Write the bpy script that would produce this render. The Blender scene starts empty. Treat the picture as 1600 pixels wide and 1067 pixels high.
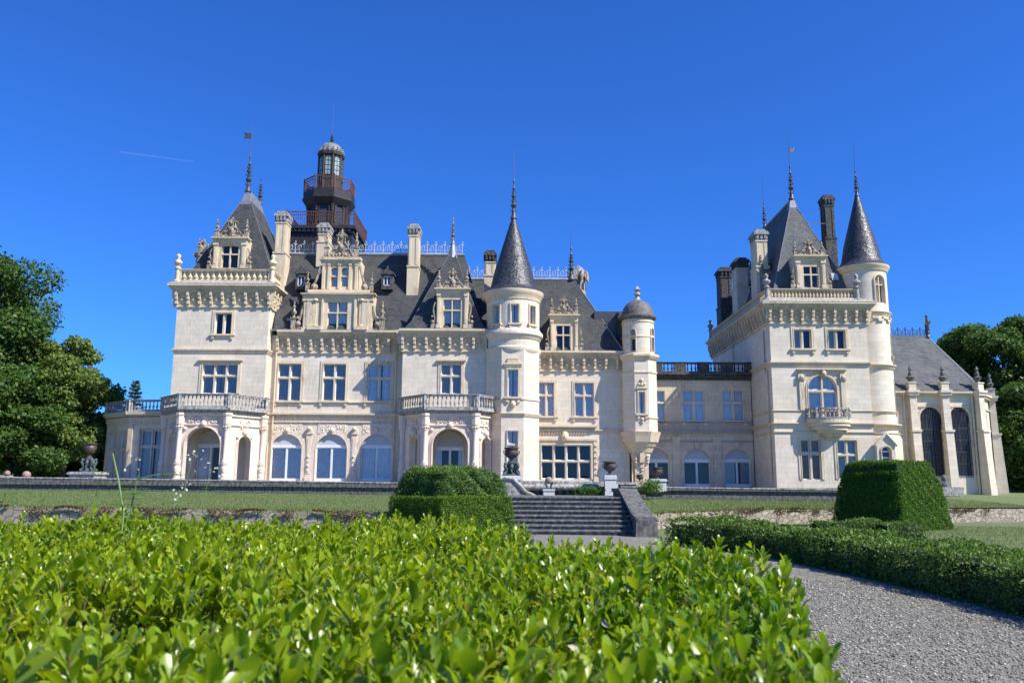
import bpy, math, random
import numpy as np
from mathutils import Vector
R = math.radians
sc = bpy.context.scene
COL = sc.collection
rnd = random.Random(7)
NP = np.random.default_rng(11)

# ------------------------------------------------------------------ camera
E = 1.5                       # eye height
FPX, PITCH, ROLL = 1291.0, math.atan(222.5 / 1291.0), R(0.35)
cam_d = bpy.data.cameras.new("camera"); cam = bpy.data.objects.new("camera", cam_d); COL.objects.link(cam)
cam_d.sensor_width = 22.3; cam_d.lens = 18.0 * FPX / (18.0 / 22.3 * 1600); cam_d.clip_end = 6000; cam_d.clip_start = 0.05
cf = Vector((0, math.cos(PITCH), math.sin(PITCH))); cu0 = Vector((0, -math.sin(PITCH), math.cos(PITCH))); cr0 = Vector((1, 0, 0))
cr = cr0 * math.cos(ROLL) + cu0 * math.sin(ROLL); cu = cu0 * math.cos(ROLL) - cr0 * math.sin(ROLL)
from mathutils import Matrix
cam.matrix_world = Matrix.Translation((0, 0, E)) @ Matrix((cr, cu, -cf)).transposed().to_4x4()
sc.camera = cam
cam_d.dof.use_dof = True; cam_d.dof.focus_distance = 22.0; cam_d.dof.aperture_fstop = 5.6

def ray(u, v):
    return cf + cr * ((u - 800) / FPX) + cu * ((533.5 - v) / FPX)
def at(u, v, Y):              # a sight line met with the vertical plane y = Y
    d = ray(u, v); t = Y / d.y
    return d.x * t, E + d.z * t
def AX(u, v, Y): return at(u, v, Y)[0]
def AZ(u, v, Y): return at(u, v, Y)[1]
TILT = 0.008
def gz(x, y=0): return -TILT * x
def G(u, v, h=0.0):           # a sight line met with the lower ground (or h above it)
    d = ray(u, v); t = (h - E) / (d.z + TILT * d.x)
    return d.x * t, d.y * t
def pz(u, v, z):
    d = ray(u, v); t = (z - E) / d.z
    return d.x * t, d.y * t

# ------------------------------------------------------------------ materials
def nmat(name):
    m = bpy.data.materials.new(name); m.use_nodes = True
    nt = m.node_tree; b = nt.nodes['Principled BSDF']
    return m, nt, b
def N(nt, t, **kw):
    n = nt.nodes.new(t)
    for k, v in kw.items(): setattr(n, k, v)
    return n
def ramp(nt, src, stops):
    r = N(nt, 'ShaderNodeValToRGB'); e = r.color_ramp.elements
    while len(e) < len(stops): e.new(0.5)
    for i, (p, c) in enumerate(stops): e[i].position = p; e[i].color = (*c, 1) if len(c) == 3 else c
    nt.links.new(src, r.inputs[0]); return r.outputs[0]
def mix(nt, fac, a, b, mode='MIX'):
    n = N(nt, 'ShaderNodeMix', data_type='RGBA', blend_type=mode)
    for sck, v in ((n.inputs[0], fac), (n.inputs[6], a), (n.inputs[7], b)):
        if hasattr(v, 'links'): nt.links.new(v, sck)
        elif isinstance(v, (int, float)): sck.default_value = v
        else: sck.default_value = (*v, 1)
    return n.outputs[2]
def coords(nt, scale=(1, 1, 1)):
    g = N(nt, 'ShaderNodeNewGeometry'); mp = N(nt, 'ShaderNodeMapping'); mp.inputs['Scale'].default_value = scale
    nt.links.new(g.outputs['Position'], mp.inputs[0]); return mp.outputs[0]
def noise(nt, scale, detail=4, rough=.55, vec=None, sc3=(1, 1, 1)):
    n = N(nt, 'ShaderNodeTexNoise'); n.inputs['Scale'].default_value = scale; n.inputs['Detail'].default_value = detail
    n.inputs['Roughness'].default_value = rough
    nt.links.new(vec or coords(nt, sc3), n.inputs['Vector']); return n.outputs['Fac']
def bump(nt, b, src, strength, dist=.02, prev=None):
    bp = N(nt, 'ShaderNodeBump'); bp.inputs['Strength'].default_value = strength; bp.inputs['Distance'].default_value = dist
    nt.links.new(src, bp.inputs['Height'])
    if prev: nt.links.new(prev, bp.inputs['Normal'])
    nt.links.new(bp.outputs[0], b.inputs['Normal']); return bp.outputs[0]
def facade_uv(nt):            # (x + y, z): courses run level round every corner
    g = N(nt, 'ShaderNodeNewGeometry'); s = N(nt, 'ShaderNodeSeparateXYZ'); nt.links.new(g.outputs['Position'], s.inputs[0])
    a = N(nt, 'ShaderNodeMath', operation='ADD'); nt.links.new(s.outputs[0], a.inputs[0]); nt.links.new(s.outputs[1], a.inputs[1])
    c = N(nt, 'ShaderNodeCombineXYZ'); nt.links.new(a.outputs[0], c.inputs[0]); nt.links.new(s.outputs[2], c.inputs[1]); return c.outputs[0]

def stone_mat(name, base, dirt, dirt_amt, joints=True, lo=.45, hi=.75, zs=.22):
    m, nt, b = nmat(name)
    n1 = noise(nt, 1.3, 6, .6); n2 = noise(nt, 7, 6, .65, sc3=(1.2, 1.2, zs))
    col = mix(nt, ramp(nt, n1, [(.3, (0, 0, 0)), (.7, (1, 1, 1))]), tuple(c * .92 for c in base), tuple(min(1, c * 1.05) for c in base))
    if joints:
        br = N(nt, 'ShaderNodeTexBrick'); nt.links.new(facade_uv(nt), br.inputs['Vector'])
        br.inputs['Scale'].default_value = 1; br.inputs['Brick Width'].default_value = .95; br.inputs['Row Height'].default_value = .34
        br.inputs['Mortar Size'].default_value = .014; br.inputs['Mortar Smooth'].default_value = .5
        br.inputs['Color1'].default_value = (1, 1, 1, 1); br.inputs['Color2'].default_value = (.87, .855, .83, 1); br.inputs['Mortar'].default_value = (.70, .65, .58, 1)
        col = mix(nt, .75, col, br.outputs['Color'], 'MULTIPLY')
    st = ramp(nt, n2, [(lo, (0, 0, 0)), (hi, (1, 1, 1))])
    big = ramp(nt, noise(nt, .55, 3), [(.4, (0, 0, 0)), (.65, (1, 1, 1))])
    f = mix(nt, 1.0, st, big, 'MULTIPLY') if dirt_amt < 1 else st; f2 = mix(nt, 1.0, f, (dirt_amt,) * 3, 'MULTIPLY')
    col = mix(nt, f2, col, dirt)
    nt.links.new(col, b.inputs['Base Color']); b.inputs['Roughness'].default_value = .85
    bump(nt, b, n2, .35, .02)
    return m
STONE = stone_mat('limestone', (.72, .638, .505), (.38, .31, .22), .7, lo=.42, hi=.74)
TRIM = stone_mat('carved limestone', (.66, .545, .375), (.27, .205, .13), .95, joints=False, lo=.42, hi=.68)
AGED = stone_mat('aged limestone', (.55, .46, .34), (.11, .095, .07), 1.0, joints=False, lo=.36, hi=.6)
PINK = stone_mat('pink carved limestone', (.72, .60, .47), (.42, .31, .22), .85, joints=False)
GREY = stone_mat('weathered stone', (.46, .44, .39), (.09, .086, .075), 1.0, joints=False, lo=.40, hi=.66, zs=.8)
DARKST = stone_mat('blackened stone', (.15, .145, .13), (.025, .025, .025), 1.0, joints=False, lo=.3, hi=.6, zs=.8)
SHADE = stone_mat('shade toned limestone', (.72, .595, .43), (.22, .18, .13), .75, lo=.42, hi=.7)  # limestone copy with the tone of shaded walls put into its colour
TERR = stone_mat('terrace stone', (.20, .195, .175), (.05, .05, .045), 1.0, joints=False, lo=.34, hi=.6, zs=.8)
STEPM = stone_mat('step stone', (.32, .31, .28), (.085, .085, .078), 1.0, joints=False, lo=.3, hi=.56, zs=.8)
STAINED = stone_mat('water stained stone', (.42, .37, .29), (.12, .11, .09), .9, joints=False, lo=.45, hi=.75, zs=.8)
WHITE = stone_mat('pale pedestal stone', (.60, .59, .56), (.25, .25, .24), .7, joints=False)

def slate(name='slate', k=1.0):
    m, nt, b = nmat(name)
    br = N(nt, 'ShaderNodeTexBrick'); nt.links.new(facade_uv(nt), br.inputs['Vector'])
    br.inputs['Scale'].default_value = 1; br.inputs['Brick Width'].default_value = .22; br.inputs['Row Height'].default_value = .15
    br.inputs['Mortar Size'].default_value = .012; br.inputs['Color1'].default_value = (.09 * k, .095 * k, .10 * k, 1); br.inputs['Color2'].default_value = (.155 * k, .16 * k, .165 * k, 1)
    br.inputs['Mortar'].default_value = (.03, .03, .032, 1)
    n1 = ramp(nt, noise(nt, .9, 8, .72), [(.42, (0, 0, 0)), (.62, (1, 1, 1))])
    col = mix(nt, mix(nt, 1, n1, (.45,) * 3, 'MULTIPLY'), br.outputs['Color'], (.20 * k, .20 * k, .17 * k))
    nt.links.new(col, b.inputs['Base Color']); b.inputs['Roughness'].default_value = .72; b.inputs['Specular IOR Level'].default_value = .14
    bp = bump(nt, b, br.outputs['Fac'], -.35, .02); bump(nt, b, noise(nt, 14, 3), .35, .03, bp)
    return m
SLATE = slate('weathered dark slate', .5); SLATEP = slate('pale blue grey slate', .88)
def fish():                   # scaled, shinier slates of the conical roofs
    m, nt, b = nmat('scalloped slate')
    v = N(nt, 'ShaderNodeTexVoronoi'); v.inputs['Scale'].default_value = 7.5; nt.links.new(coords(nt, (1, 1, 1.2)), v.inputs['Vector'])
    col = ramp(nt, v.outputs['Color'], [(.1, (.018, .020, .024)), (.9, (.06, .063, .068))])
    nt.links.new(col, b.inputs['Base Color']); b.inputs['Roughness'].default_value = .46; b.inputs['Specular IOR Level'].default_value = .5
    g = N(nt, 'ShaderNodeNewGeometry'); a1 = N(nt, 'ShaderNodeVectorMath', operation='SUBTRACT'); a1.inputs[1].default_value = (.5, .5, .5); nt.links.new(v.outputs['Color'], a1.inputs[0])
    a2 = N(nt, 'ShaderNodeVectorMath', operation='SCALE'); a2.inputs['Scale'].default_value = .17; nt.links.new(a1.outputs[0], a2.inputs[0]); a3 = N(nt, 'ShaderNodeVectorMath', operation='ADD'); nt.links.new(g.outputs['Normal'], a3.inputs[0]); nt.links.new(a2.outputs[0], a3.inputs[1])
    a4 = N(nt, 'ShaderNodeVectorMath', operation='NORMALIZE'); nt.links.new(a3.outputs[0], a4.inputs[0]); bump(nt, b, v.outputs['Distance'], .6, .03, a4.outputs[0]); return m
FISH = fish()
def simple(name, col, rough=.6, metal=0, ns=0, var=.25, bmp=0):
    m, nt, b = nmat(name); b.inputs['Roughness'].default_value = rough; b.inputs['Metallic'].default_value = metal
    n = noise(nt, ns or 6, 5)
    c = ramp(nt, n, [(.3, tuple(x * (1 - var) for x in col)), (.7, tuple(min(1, x * (1 + var)) for x in col))])
    nt.links.new(c, b.inputs['Base Color'])
    if bmp: bump(nt, b, n, bmp, .02)
    return m
LEAD = simple('lead', (.20, .21, .23), .5, .2, 3)
DLEAD = simple('dark lead', (.07, .072, .078), .5, .2, 3)
PALEL = simple('pale zinc', (.42, .45, .50), .5, .1, 3)
IRON = simple('rusted iron', (.115, .052, .036), .8, 0, 5, .4)
BROWN = simple('dark slate hung timber', (.024, .021, .021), .6, 0, 4, .4, .3)
TIMB = simple('weathered dark timber', (.032, .028, .025), .7, 0, 4, .4, .3)
PAINT = simple('white paint', (.72, .73, .74), .4, 0, 3, .06)
BLIND = simple('pale blind', (.46, .48, .48), .6, 0, 3, .06)
CURT = simple('curtain cloth', (.74, .76, .80), .9, 0, 3, .1)
CURTD = simple('grey curtain cloth', (.42, .45, .48), .9, 0, 3, .1)
WOODR = simple('red brown shutter wood', (.30, .10, .055), .6, 0, 3, .2)
DARKR = simple('dark room', (.026, .036, .065), .9)  # near-black navy: room shade and glass reflections put into the backing colour
BRONZE = simple('green bronze', (.075, .105, .095), .55, .3, 14, .6, .4)
TERRA = simple('terracotta bronze', (.10, .072, .060), .5, .1, 12, .45, .3)
BALLM = simple('pinkish stone', (.30, .20, .17), .8, 0, 14, .4, .4)
BARK = simple('bark', (.11, .085, .06), .9, 0, 5, .4, .6)
TWIG = simple('twigs', (.10, .07, .04), .9, 0, 5, .4)
def glass():
    m, nt, b = nmat('window glass'); nt.nodes.remove(b)
    out = nt.nodes['Material Output']
    g = N(nt, 'ShaderNodeBsdfGlossy'); g.inputs['Roughness'].default_value = .03; g.inputs['Color'].default_value = (.95, .97, 1, 1)
    t = N(nt, 'ShaderNodeBsdfTransparent'); t.inputs['Color'].default_value = (.90, .93, .95, 1)
    f = N(nt, 'ShaderNodeFresnel'); f.inputs['IOR'].default_value = 1.55
    nz = N(nt, 'ShaderNodeBump'); nz.inputs['Strength'].default_value = .05; nt.links.new(noise(nt, 1.5, 2), nz.inputs['Height']); nt.links.new(nz.outputs[0], g.inputs['Normal'])
    mx = N(nt, 'ShaderNodeMixShader'); nt.links.new(f.outputs[0], mx.inputs[0]); nt.links.new(t.outputs[0], mx.inputs[1]); nt.links.new(g.outputs[0], mx.inputs[2])
    nt.links.new(mx.outputs[0], out.inputs[0]); return m
GLASS = glass()
LEADED = simple('leaded glass', (.022, .026, .04), .18, 0, 5, .5)

def leafmat(name, stops, trans=.35, rough=.5, tcol=None, spec=.25):
    m, nt, b = nmat(name)
    g = N(nt, 'ShaderNodeNewGeometry')
    c = ramp(nt, g.outputs['Random Per Island'], stops)
    nt.links.new(c, b.inputs['Base Color']); b.inputs['Roughness'].default_value = rough; b.inputs['Specular IOR Level'].default_value = spec
    t = N(nt, 'ShaderNodeBsdfTranslucent'); tc = mix(nt, 1.0, c, tcol or (1.3, 1.25, .5), 'MULTIPLY'); nt.links.new(tc, t.inputs[0])
    mx = N(nt, 'ShaderNodeMixShader'); mx.inputs[0].default_value = trans
    nt.links.new(b.outputs[0], mx.inputs[1]); nt.links.new(t.outputs[0], mx.inputs[2])
    nt.links.new(mx.outputs[0], nt.nodes['Material Output'].inputs[0]); return m
L_TREE = leafmat('dark tree leaves', [(0, (.038, .085, .018)), (.6, (.07, .14, .028)), (1, (.12, .20, .04))])
L_TREE2 = leafmat('olive tree leaves', [(0, (.08, .14, .028)), (.6, (.15, .22, .05)), (1, (.24, .30, .08))])
L_CON = leafmat('conifer needles', [(0, (.04, .08, .035)), (1, (.09, .15, .06))], .1)
L_YEW = leafmat('clipped yew leaves', [(0, (.045, .11, .012)), (.6, (.085, .19, .02)), (1, (.15, .27, .035))], .3)
L_YEW2 = leafmat('sunny clipped leaves', [(0, (.07, .14, .012)), (.6, (.13, .24, .02)), (1, (.22, .33, .035))], .3)  # brighter copy of the yew leaves, with sunlight put into the colour
L_BOX = leafmat('box leaves', [(0, (.06, .12, .022)), (.6, (.12, .21, .042)), (1, (.21, .31, .07))], .3)
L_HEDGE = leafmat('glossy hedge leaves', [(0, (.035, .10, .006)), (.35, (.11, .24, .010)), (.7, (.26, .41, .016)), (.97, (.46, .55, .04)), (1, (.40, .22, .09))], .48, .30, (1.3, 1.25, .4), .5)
L_WEED = leafmat('weed leaves', [(0, (.06, .15, .03)), (1, (.13, .26, .06))], .4)
L_IVY = leafmat('ivy and red creeper', [(0, (.03, .06, .015)), (.45, (.07, .10, .03)), (.6, (.20, .08, .045)), (1, (.30, .13, .08))], .2)
PETAL = leafmat('white petals', [(0, (.6, .62, .5)), (1, (.8, .8, .74))], .4)
DRYL2 = leafmat('fallen leaves', [(0, (.10, .06, .03)), (.6, (.20, .13, .06)), (1, (.30, .24, .10))], .1)
DRYL = leafmat('dry curled leaves', [(0, (.40, .32, .22)), (1, (.62, .55, .42))], .2)

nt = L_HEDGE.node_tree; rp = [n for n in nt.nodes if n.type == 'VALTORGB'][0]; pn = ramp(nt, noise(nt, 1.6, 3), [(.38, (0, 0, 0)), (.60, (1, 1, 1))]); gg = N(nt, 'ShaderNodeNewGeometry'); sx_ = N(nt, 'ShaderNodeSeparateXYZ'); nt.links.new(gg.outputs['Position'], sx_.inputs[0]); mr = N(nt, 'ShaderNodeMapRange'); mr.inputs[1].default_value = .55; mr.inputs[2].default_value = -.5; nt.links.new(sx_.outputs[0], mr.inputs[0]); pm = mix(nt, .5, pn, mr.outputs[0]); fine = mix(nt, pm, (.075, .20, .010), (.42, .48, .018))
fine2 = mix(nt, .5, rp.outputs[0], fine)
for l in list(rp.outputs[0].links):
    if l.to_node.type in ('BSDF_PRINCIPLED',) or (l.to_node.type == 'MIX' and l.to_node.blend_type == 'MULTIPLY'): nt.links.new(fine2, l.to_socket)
def grass_mat():
    m, nt, b = nmat('lawn')
    n1 = noise(nt, .8, 8, .75, sc3=(1, 1, 1)); n2 = noise(nt, 16, 6, .75, sc3=(1, .5, 1))
    c = ramp(nt, n1, [(.36, (.08, .125, .03)), (.5, (.105, .15, .04)), (.62, (.145, .155, .06))])
    c = mix(nt, ramp(nt, n2, [(.3, (0, 0, 0)), (.7, (1, 1, 1))]), c, (.15, .175, .065))
    nt.links.new(c, b.inputs['Base Color']); b.inputs['Roughness'].default_value = .9; bump(nt, b, n2, .8, .06); return m
LAWN = grass_mat()
def gravel_mat():
    m, nt, b = nmat('gravel')
    v = N(nt, 'ShaderNodeTexVoronoi'); v.inputs['Scale'].default_value = 55; nt.links.new(coords(nt), v.inputs['Vector'])
    c = ramp(nt, v.outputs['Color'], [(0, (.06, .058, .045)), (.5, (.22, .21, .165)), (1, (.46, .43, .34))])
    n = noise(nt, 7, 8, .8); c = mix(nt, 1, c, ramp(nt, n, [(.35, (.55, .55, .55)), (.65, (1.0, 1.0, 1.0))]), 'MULTIPLY'); c = mix(nt, mix(nt, 1, ramp(nt, noise(nt, .7, 4), [(.4, (0, 0, 0)), (.7, (1, 1, 1))]), (.4,) * 3, 'MULTIPLY'), c, (.15, .14, .11))
    nt.links.new(c, b.inputs['Base Color']); b.inputs['Roughness'].default_value = .9; bump(nt, b, v.outputs['Distance'], -.9, .02); return m
GRAVEL = gravel_mat()
m, nt, b = nmat('pebbles'); g = N(nt, 'ShaderNodeNewGeometry')
nt.links.new(ramp(nt, g.outputs['Random Per Island'], [(0, (.09, .08, .07)), (.4, (.185, .175, .14)), (.8, (.33, .31, .245)), (1, (.60, .57, .46))]), b.inputs['Base Color']); b.inputs['Roughness'].default_value = .8
PEB = m
def rubble():
    m, nt, b = nmat('rubble masonry')
    v = N(nt, 'ShaderNodeTexVoronoi', feature='DISTANCE_TO_EDGE'); v.inputs['Scale'].default_value = 3.4; v2 = N(nt, 'ShaderNodeTexVoronoi'); v2.inputs['Scale'].default_value = 3.4
    cc = coords(nt, (1, 1, 1.5)); nt.links.new(cc, v.inputs['Vector']); nt.links.new(cc, v2.inputs['Vector'])
    c = ramp(nt, v2.outputs['Color'], [(0, (.26, .22, .16)), (1, (.46, .40, .30))])
    e = ramp(nt, v.outputs['Distance'], [(.008, (0, 0, 0)), (.06, (1, 1, 1))])
    c = mix(nt, e, (.20, .175, .13), c)
    c = mix(nt, mix(nt, 1, ramp(nt, noise(nt, 5, 5), [(.45, (0, 0, 0)), (.7, (1, 1, 1))]), (.5,) * 3, 'MULTIPLY'), c, (.16, .14, .11))
    nt.links.new(c, b.inputs['Base Color']); b.inputs['Roughness'].default_value = .9; bump(nt, b, e, .8, .06); return m
RUBBLE = rubble()

# ------------------------------------------------------------------ mesh building
class Frame:                  # s runs along the wall, n points out of it, z is up
    def __init__(s, ox, oy, dx=1, dy=0):
        l = math.hypot(dx, dy); s.ox, s.oy, s.dx, s.dy = ox, oy, dx / l, dy / l; s.nx, s.ny = s.dy, -s.dx
    def w(s, a, n, z): return (s.ox + a * s.dx + n * s.nx, s.oy + a * s.dy + n * s.ny, z)
    def px(s, u, v):
        d = ray(u, v); k = d.x * s.nx + d.y * s.ny; t = (s.ox * s.nx + s.oy * s.ny) / k
        x, y = d.x * t, d.y * t; return (x - s.ox) * s.dx + (y - s.oy) * s.dy, E + d.z * t
    def rect(s, u0, u1, v0, v1):
        vm, um = (v0 + v1) / 2, (u0 + u1) / 2
        return s.px(u0, vm)[0], s.px(u1, vm)[0], s.px(um, v1)[1], s.px(um, v0)[1]
    def off(s, n): return Frame(s.ox + n * s.nx, s.oy + n * s.ny, s.dx, s.dy)
def between(p, q): f = Frame(p[0], p[1], q[0] - p[0], q[1] - p[1]); f.L = math.hypot(q[0] - p[0], q[1] - p[1]); return f
WF = Frame(0, 0)              # s = x, n = -y

class MB:
    def __init__(s, F=WF): s.v = []; s.f = []; s.sm = []; s.F = F
    def face(s, pts, F=None, smooth=False):
        F = F or s.F; i = len(s.v); s.v += [F.w(*p) for p in pts]; s.f.append(tuple(range(i, i + len(pts)))); s.sm.append(smooth)
    def box(s, a0, a1, n0, n1, z0, z1, F=None):
        F = F or s.F; i = len(s.v)
        for z in (z0, z1):
            for (a, n) in ((a0, n0), (a1, n0), (a1, n1), (a0, n1)): s.v.append(F.w(a, n, z))
        for q in ((0, 1, 2, 3), (7, 6, 5, 4), (0, 4, 5, 1), (1, 5, 6, 2), (2, 6, 7, 3), (3, 7, 4, 0)): s.f.append(tuple(i + k for k in q)); s.sm.append(False)
        return s
    def hull(s, bot, top, F=None):       # two point rings (a, n, z)
        F = F or s.F; i = len(s.v); k = len(bot); s.v += [F.w(*p) for p in bot] + [F.w(*p) for p in top]
        s.f.append(tuple(range(i, i + k))); s.f.append(tuple(range(i + 2 * k - 1, i + k - 1, -1)))
        for j in range(k): s.f.append((i + j, i + (j + 1) % k, i + k + (j + 1) % k, i + k + j))
        s.sm += [False] * (k + 2); return s
    def prism(s, pts, z0, z1): return s.hull([(x, -y, z0) for x, y in pts], [(x, -y, z1) for x, y in pts], WF)
    def extr(s, out, n0, n1, F=None):    # outline in (a, z), thickness n0..n1
        return s.hull([(a, n0, z) for a, z in out], [(a, n1, z) for a, z in out], F)
    def lathe(s, x, y, prof, seg=12, rot=0, smooth=True, sx=1, sy=1):   # world x, y; prof [(r, z)]
        i = len(s.v)
        for r, z in prof:
            for k in range(seg):
                t = rot + 2 * math.pi * k / seg; s.v.append((x + r * sx * math.cos(t), y + r * sy * math.sin(t), z))
        for j in range(len(prof) - 1):
            for k in range(seg):
                a, b = i + j * seg + k, i + j * seg + (k + 1) % seg; s.f.append((a, b, b + seg, a + seg)); s.sm.append(smooth)
        s.f.append(tuple(range(i + seg - 1, i - 1, -1))); s.f.append(tuple(range(i + (len(prof) - 1) * seg, i + len(prof) * seg))); s.sm += [False] * 2
        return s
    def flathe(s, a, n, prof, seg=8, F=None, **k):
        x, y, _ = (F or s.F).w(a, n, 0); return s.lathe(x, y, prof, seg, **k)
    def tube(s, pts, rs, seg=6):
        i = len(s.v); P = [Vector(p) for p in pts]
        if isinstance(rs, (int, float)): rs = [rs] * len(P)
        for j, p in enumerate(P):
            d = (P[min(j + 1, len(P) - 1)] - P[max(j - 1, 0)]).normalized(); a = d.orthogonal().normalized(); b = d.cross(a)
            if j and (a.dot(pa) < 0 or True):
                a = (pa - d * pa.dot(d)).normalized(); b = d.cross(a)
            pa = a
            for k in range(seg):
                t = 2 * math.pi * k / seg; s.v.append(tuple(p + (a * math.cos(t) + b * math.sin(t)) * rs[j]))
        for j in range(len(P) - 1):
            for k in range(seg):
                x, y = i + j * seg + k, i + j * seg + (k + 1) % seg; s.f.append((x, y, y + seg, x + seg)); s.sm.append(True)
        s.f.append(tuple(range(i + seg - 1, i - 1, -1))); s.f.append(tuple(range(i + (len(P) - 1) * seg, i + len(P) * seg))); s.sm += [False] * 2
        return s
    def ball(s, x, y, z, r, seg=10, sz=1): return s.lathe(x, y, [(r * math.sin(math.pi * k / 6) + 1e-4, z - r * sz * math.cos(math.pi * k / 6)) for k in range(7)], seg)

ORG = {}
def link(o, parent):
    COL.objects.link(o)
    if parent: o.parent = parent
def obj(name, mb, mat, parent=None, org=None):
    if not mb.v: return None
    O = np.array(ORG[parent.name] if parent else (org or (0, 0, 0)), dtype=float)
    me = bpy.data.meshes.new(name); V = np.array(mb.v, dtype=float) - O
    me.from_pydata(V.tolist(), [], mb.f); me.materials.append(mat)
    if any(mb.sm):
        me.polygons.foreach_set('use_smooth', mb.sm)
        try: me.set_sharp_from_angle(angle=R(42))
        except Exception: pass
    me.update(); o = bpy.data.objects.new(name, me); link(o, parent)
    if not parent: o.location = tuple(O)
    ORG[o.name] = tuple(O); return o
def fast(name, V, F, mat, parent=None, org=None, smooth=False):
    O = np.array(ORG[parent.name] if parent else (org or (0, 0, 0)), dtype=float)
    V = (V - O).astype(np.float32); me = bpy.data.meshes.new(name); me.vertices.add(len(V)); me.vertices.foreach_set('co', V.ravel())
    F = F if isinstance(F, list) else [F]
    tot = np.concatenate([np.full(len(f), f.shape[1]) for f in F]); idx = np.concatenate([f.ravel() for f in F])
    me.loops.add(len(idx)); me.loops.foreach_set('vertex_index', idx.astype(np.int32)); me.polygons.add(len(tot))
    st = np.concatenate([[0], np.cumsum(tot)[:-1]]); me.polygons.foreach_set('loop_start', st.astype(np.int32)); me.polygons.foreach_set('loop_total', tot.astype(np.int32))
    if smooth: me.polygons.foreach_set('use_smooth', [True] * len(tot))
    me.update(calc_edges=True); me.validate(); me.materials.append(mat); o = bpy.data.objects.new(name, me); link(o, parent)
    if not parent: o.location = tuple(O)
    ORG[o.name] = tuple(O); return o
def thing(name, loc, label, cat, group=None):
    o = bpy.data.objects.new(name, None); o.empty_display_size = .3; COL.objects.link(o); o.location = loc; ORG[o.name] = tuple(loc); return tag(o, label, cat, group)
def tag(o, label=None, cat=None, group=None, kind=None):
    if label: o['label'] = label
    if cat: o['category'] = cat
    if group: o['group'] = group
    if kind: o['kind'] = kind
    return o
def copy_tree(o, parent=None):
    c = o.copy(); COL.objects.link(c); c.parent = parent
    for ch in list(o.children): copy_tree(ch, c)
    return c

# ------------------------------------------------------------------ architecture helpers
class Hole:
    def __init__(s, s0, s1, z0, z1, arch=False, rise=None): s.s0, s.s1, s.z0, s.z1, s.arch = s0, s1, z0, z1, arch; s.rise = (rise or (s1 - s0) / 2) if arch else 0; s.c = (s0 + s1) / 2; s.w = s1 - s0
    @property
    def spring(s): return s.z1 - s.rise
    def top(s, x):
        if not s.arch: return s.z1
        k = max(0, 1 - ((x - s.c) / (s.w / 2)) ** 2); return s.spring + s.rise * math.sqrt(k)
    def outline(s, d=0, n=16):
        if not s.arch: return [(s.s0 - d, s.z0), (s.s1 + d, s.z0), (s.s1 + d, s.z1 + d), (s.s0 - d, s.z1 + d)]
        return [(s.s0 - d, s.z0), (s.s1 + d, s.z0)] + [(s.c + (s.w / 2 + d) * math.cos(math.pi * k / n), s.spring + (s.rise + d) * math.sin(math.pi * k / n)) for k in range(n + 1)]
def wall(mb, s0, s1, z0, z1, holes=(), n=0, depth=.35, F=None):
    F = F or mb.F; bp = {s0, s1}
    for h in holes:
        bp |= {h.s0, h.s1}
        if h.arch: bp |= {h.c - h.w / 2 * math.cos(math.pi * k / 16) for k in range(17)}
    bp = sorted(x for x in bp if s0 - 1e-6 <= x <= s1 + 1e-6); bp = [x for i, x in enumerate(bp) if i == 0 or x - bp[i - 1] > 1e-5]
    for a, b in zip(bp, bp[1:]):
        m = (a + b) / 2; la = lb = z0
        for h in sorted((h for h in holes if h.s0 < m < h.s1), key=lambda h: h.z0):
            if h.z0 > la + 1e-4: mb.face([(a, n, la), (b, n, lb), (b, n, h.z0), (a, n, h.z0)], F)
            la, lb = h.top(a), h.top(b)
        mb.face([(a, n, la), (b, n, lb), (b, n, z1), (a, n, z1)], F)
    for h in holes:
        o = h.outline(); k = len(o)
        for j in range(k):
            (a, za), (b, zb) = o[j], o[(j + 1) % k]
            if h.z0 <= z0 + 1e-4 and j == 0: continue
            mb.face([(a, n, za), (b, n, zb), (b, n - depth, zb), (a, n - depth, za)], F)
def ring(mb, h, d, n0, n1, F=None):      # a moulding round an opening
    o = h.outline(0); p = h.outline(d); k = len(o)
    for j in range(1, k):
        a, b, c, e = o[j], o[(j + 1) % k], p[(j + 1) % k], p[j]
        mb.hull([(a[0], n0, a[1]), (b[0], n0, b[1]), (c[0], n0, c[1]), (e[0], n0, e[1])], [(a[0], n1, a[1]), (b[0], n1, b[1]), (c[0], n1, c[1]), (e[0], n1, e[1])], F)
def curtain(mb, a0, a1, z0, z1, n, F, amp=.025, per=.16):
    k = max(6, int((a1 - a0) / .035)); ph = rnd.random() * 6
    P = [(a0 + (a1 - a0) * j / k, n + amp * math.sin((a1 - a0) * j / k / per * 6.28 + ph)) for j in range(k + 1)]
    for p, q in zip(P, P[1:]): mb.face([(p[0], p[1], z0), (q[0], q[1], z0), (q[0], q[1], z1), (p[0], p[1], z1)], F, True)
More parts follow.
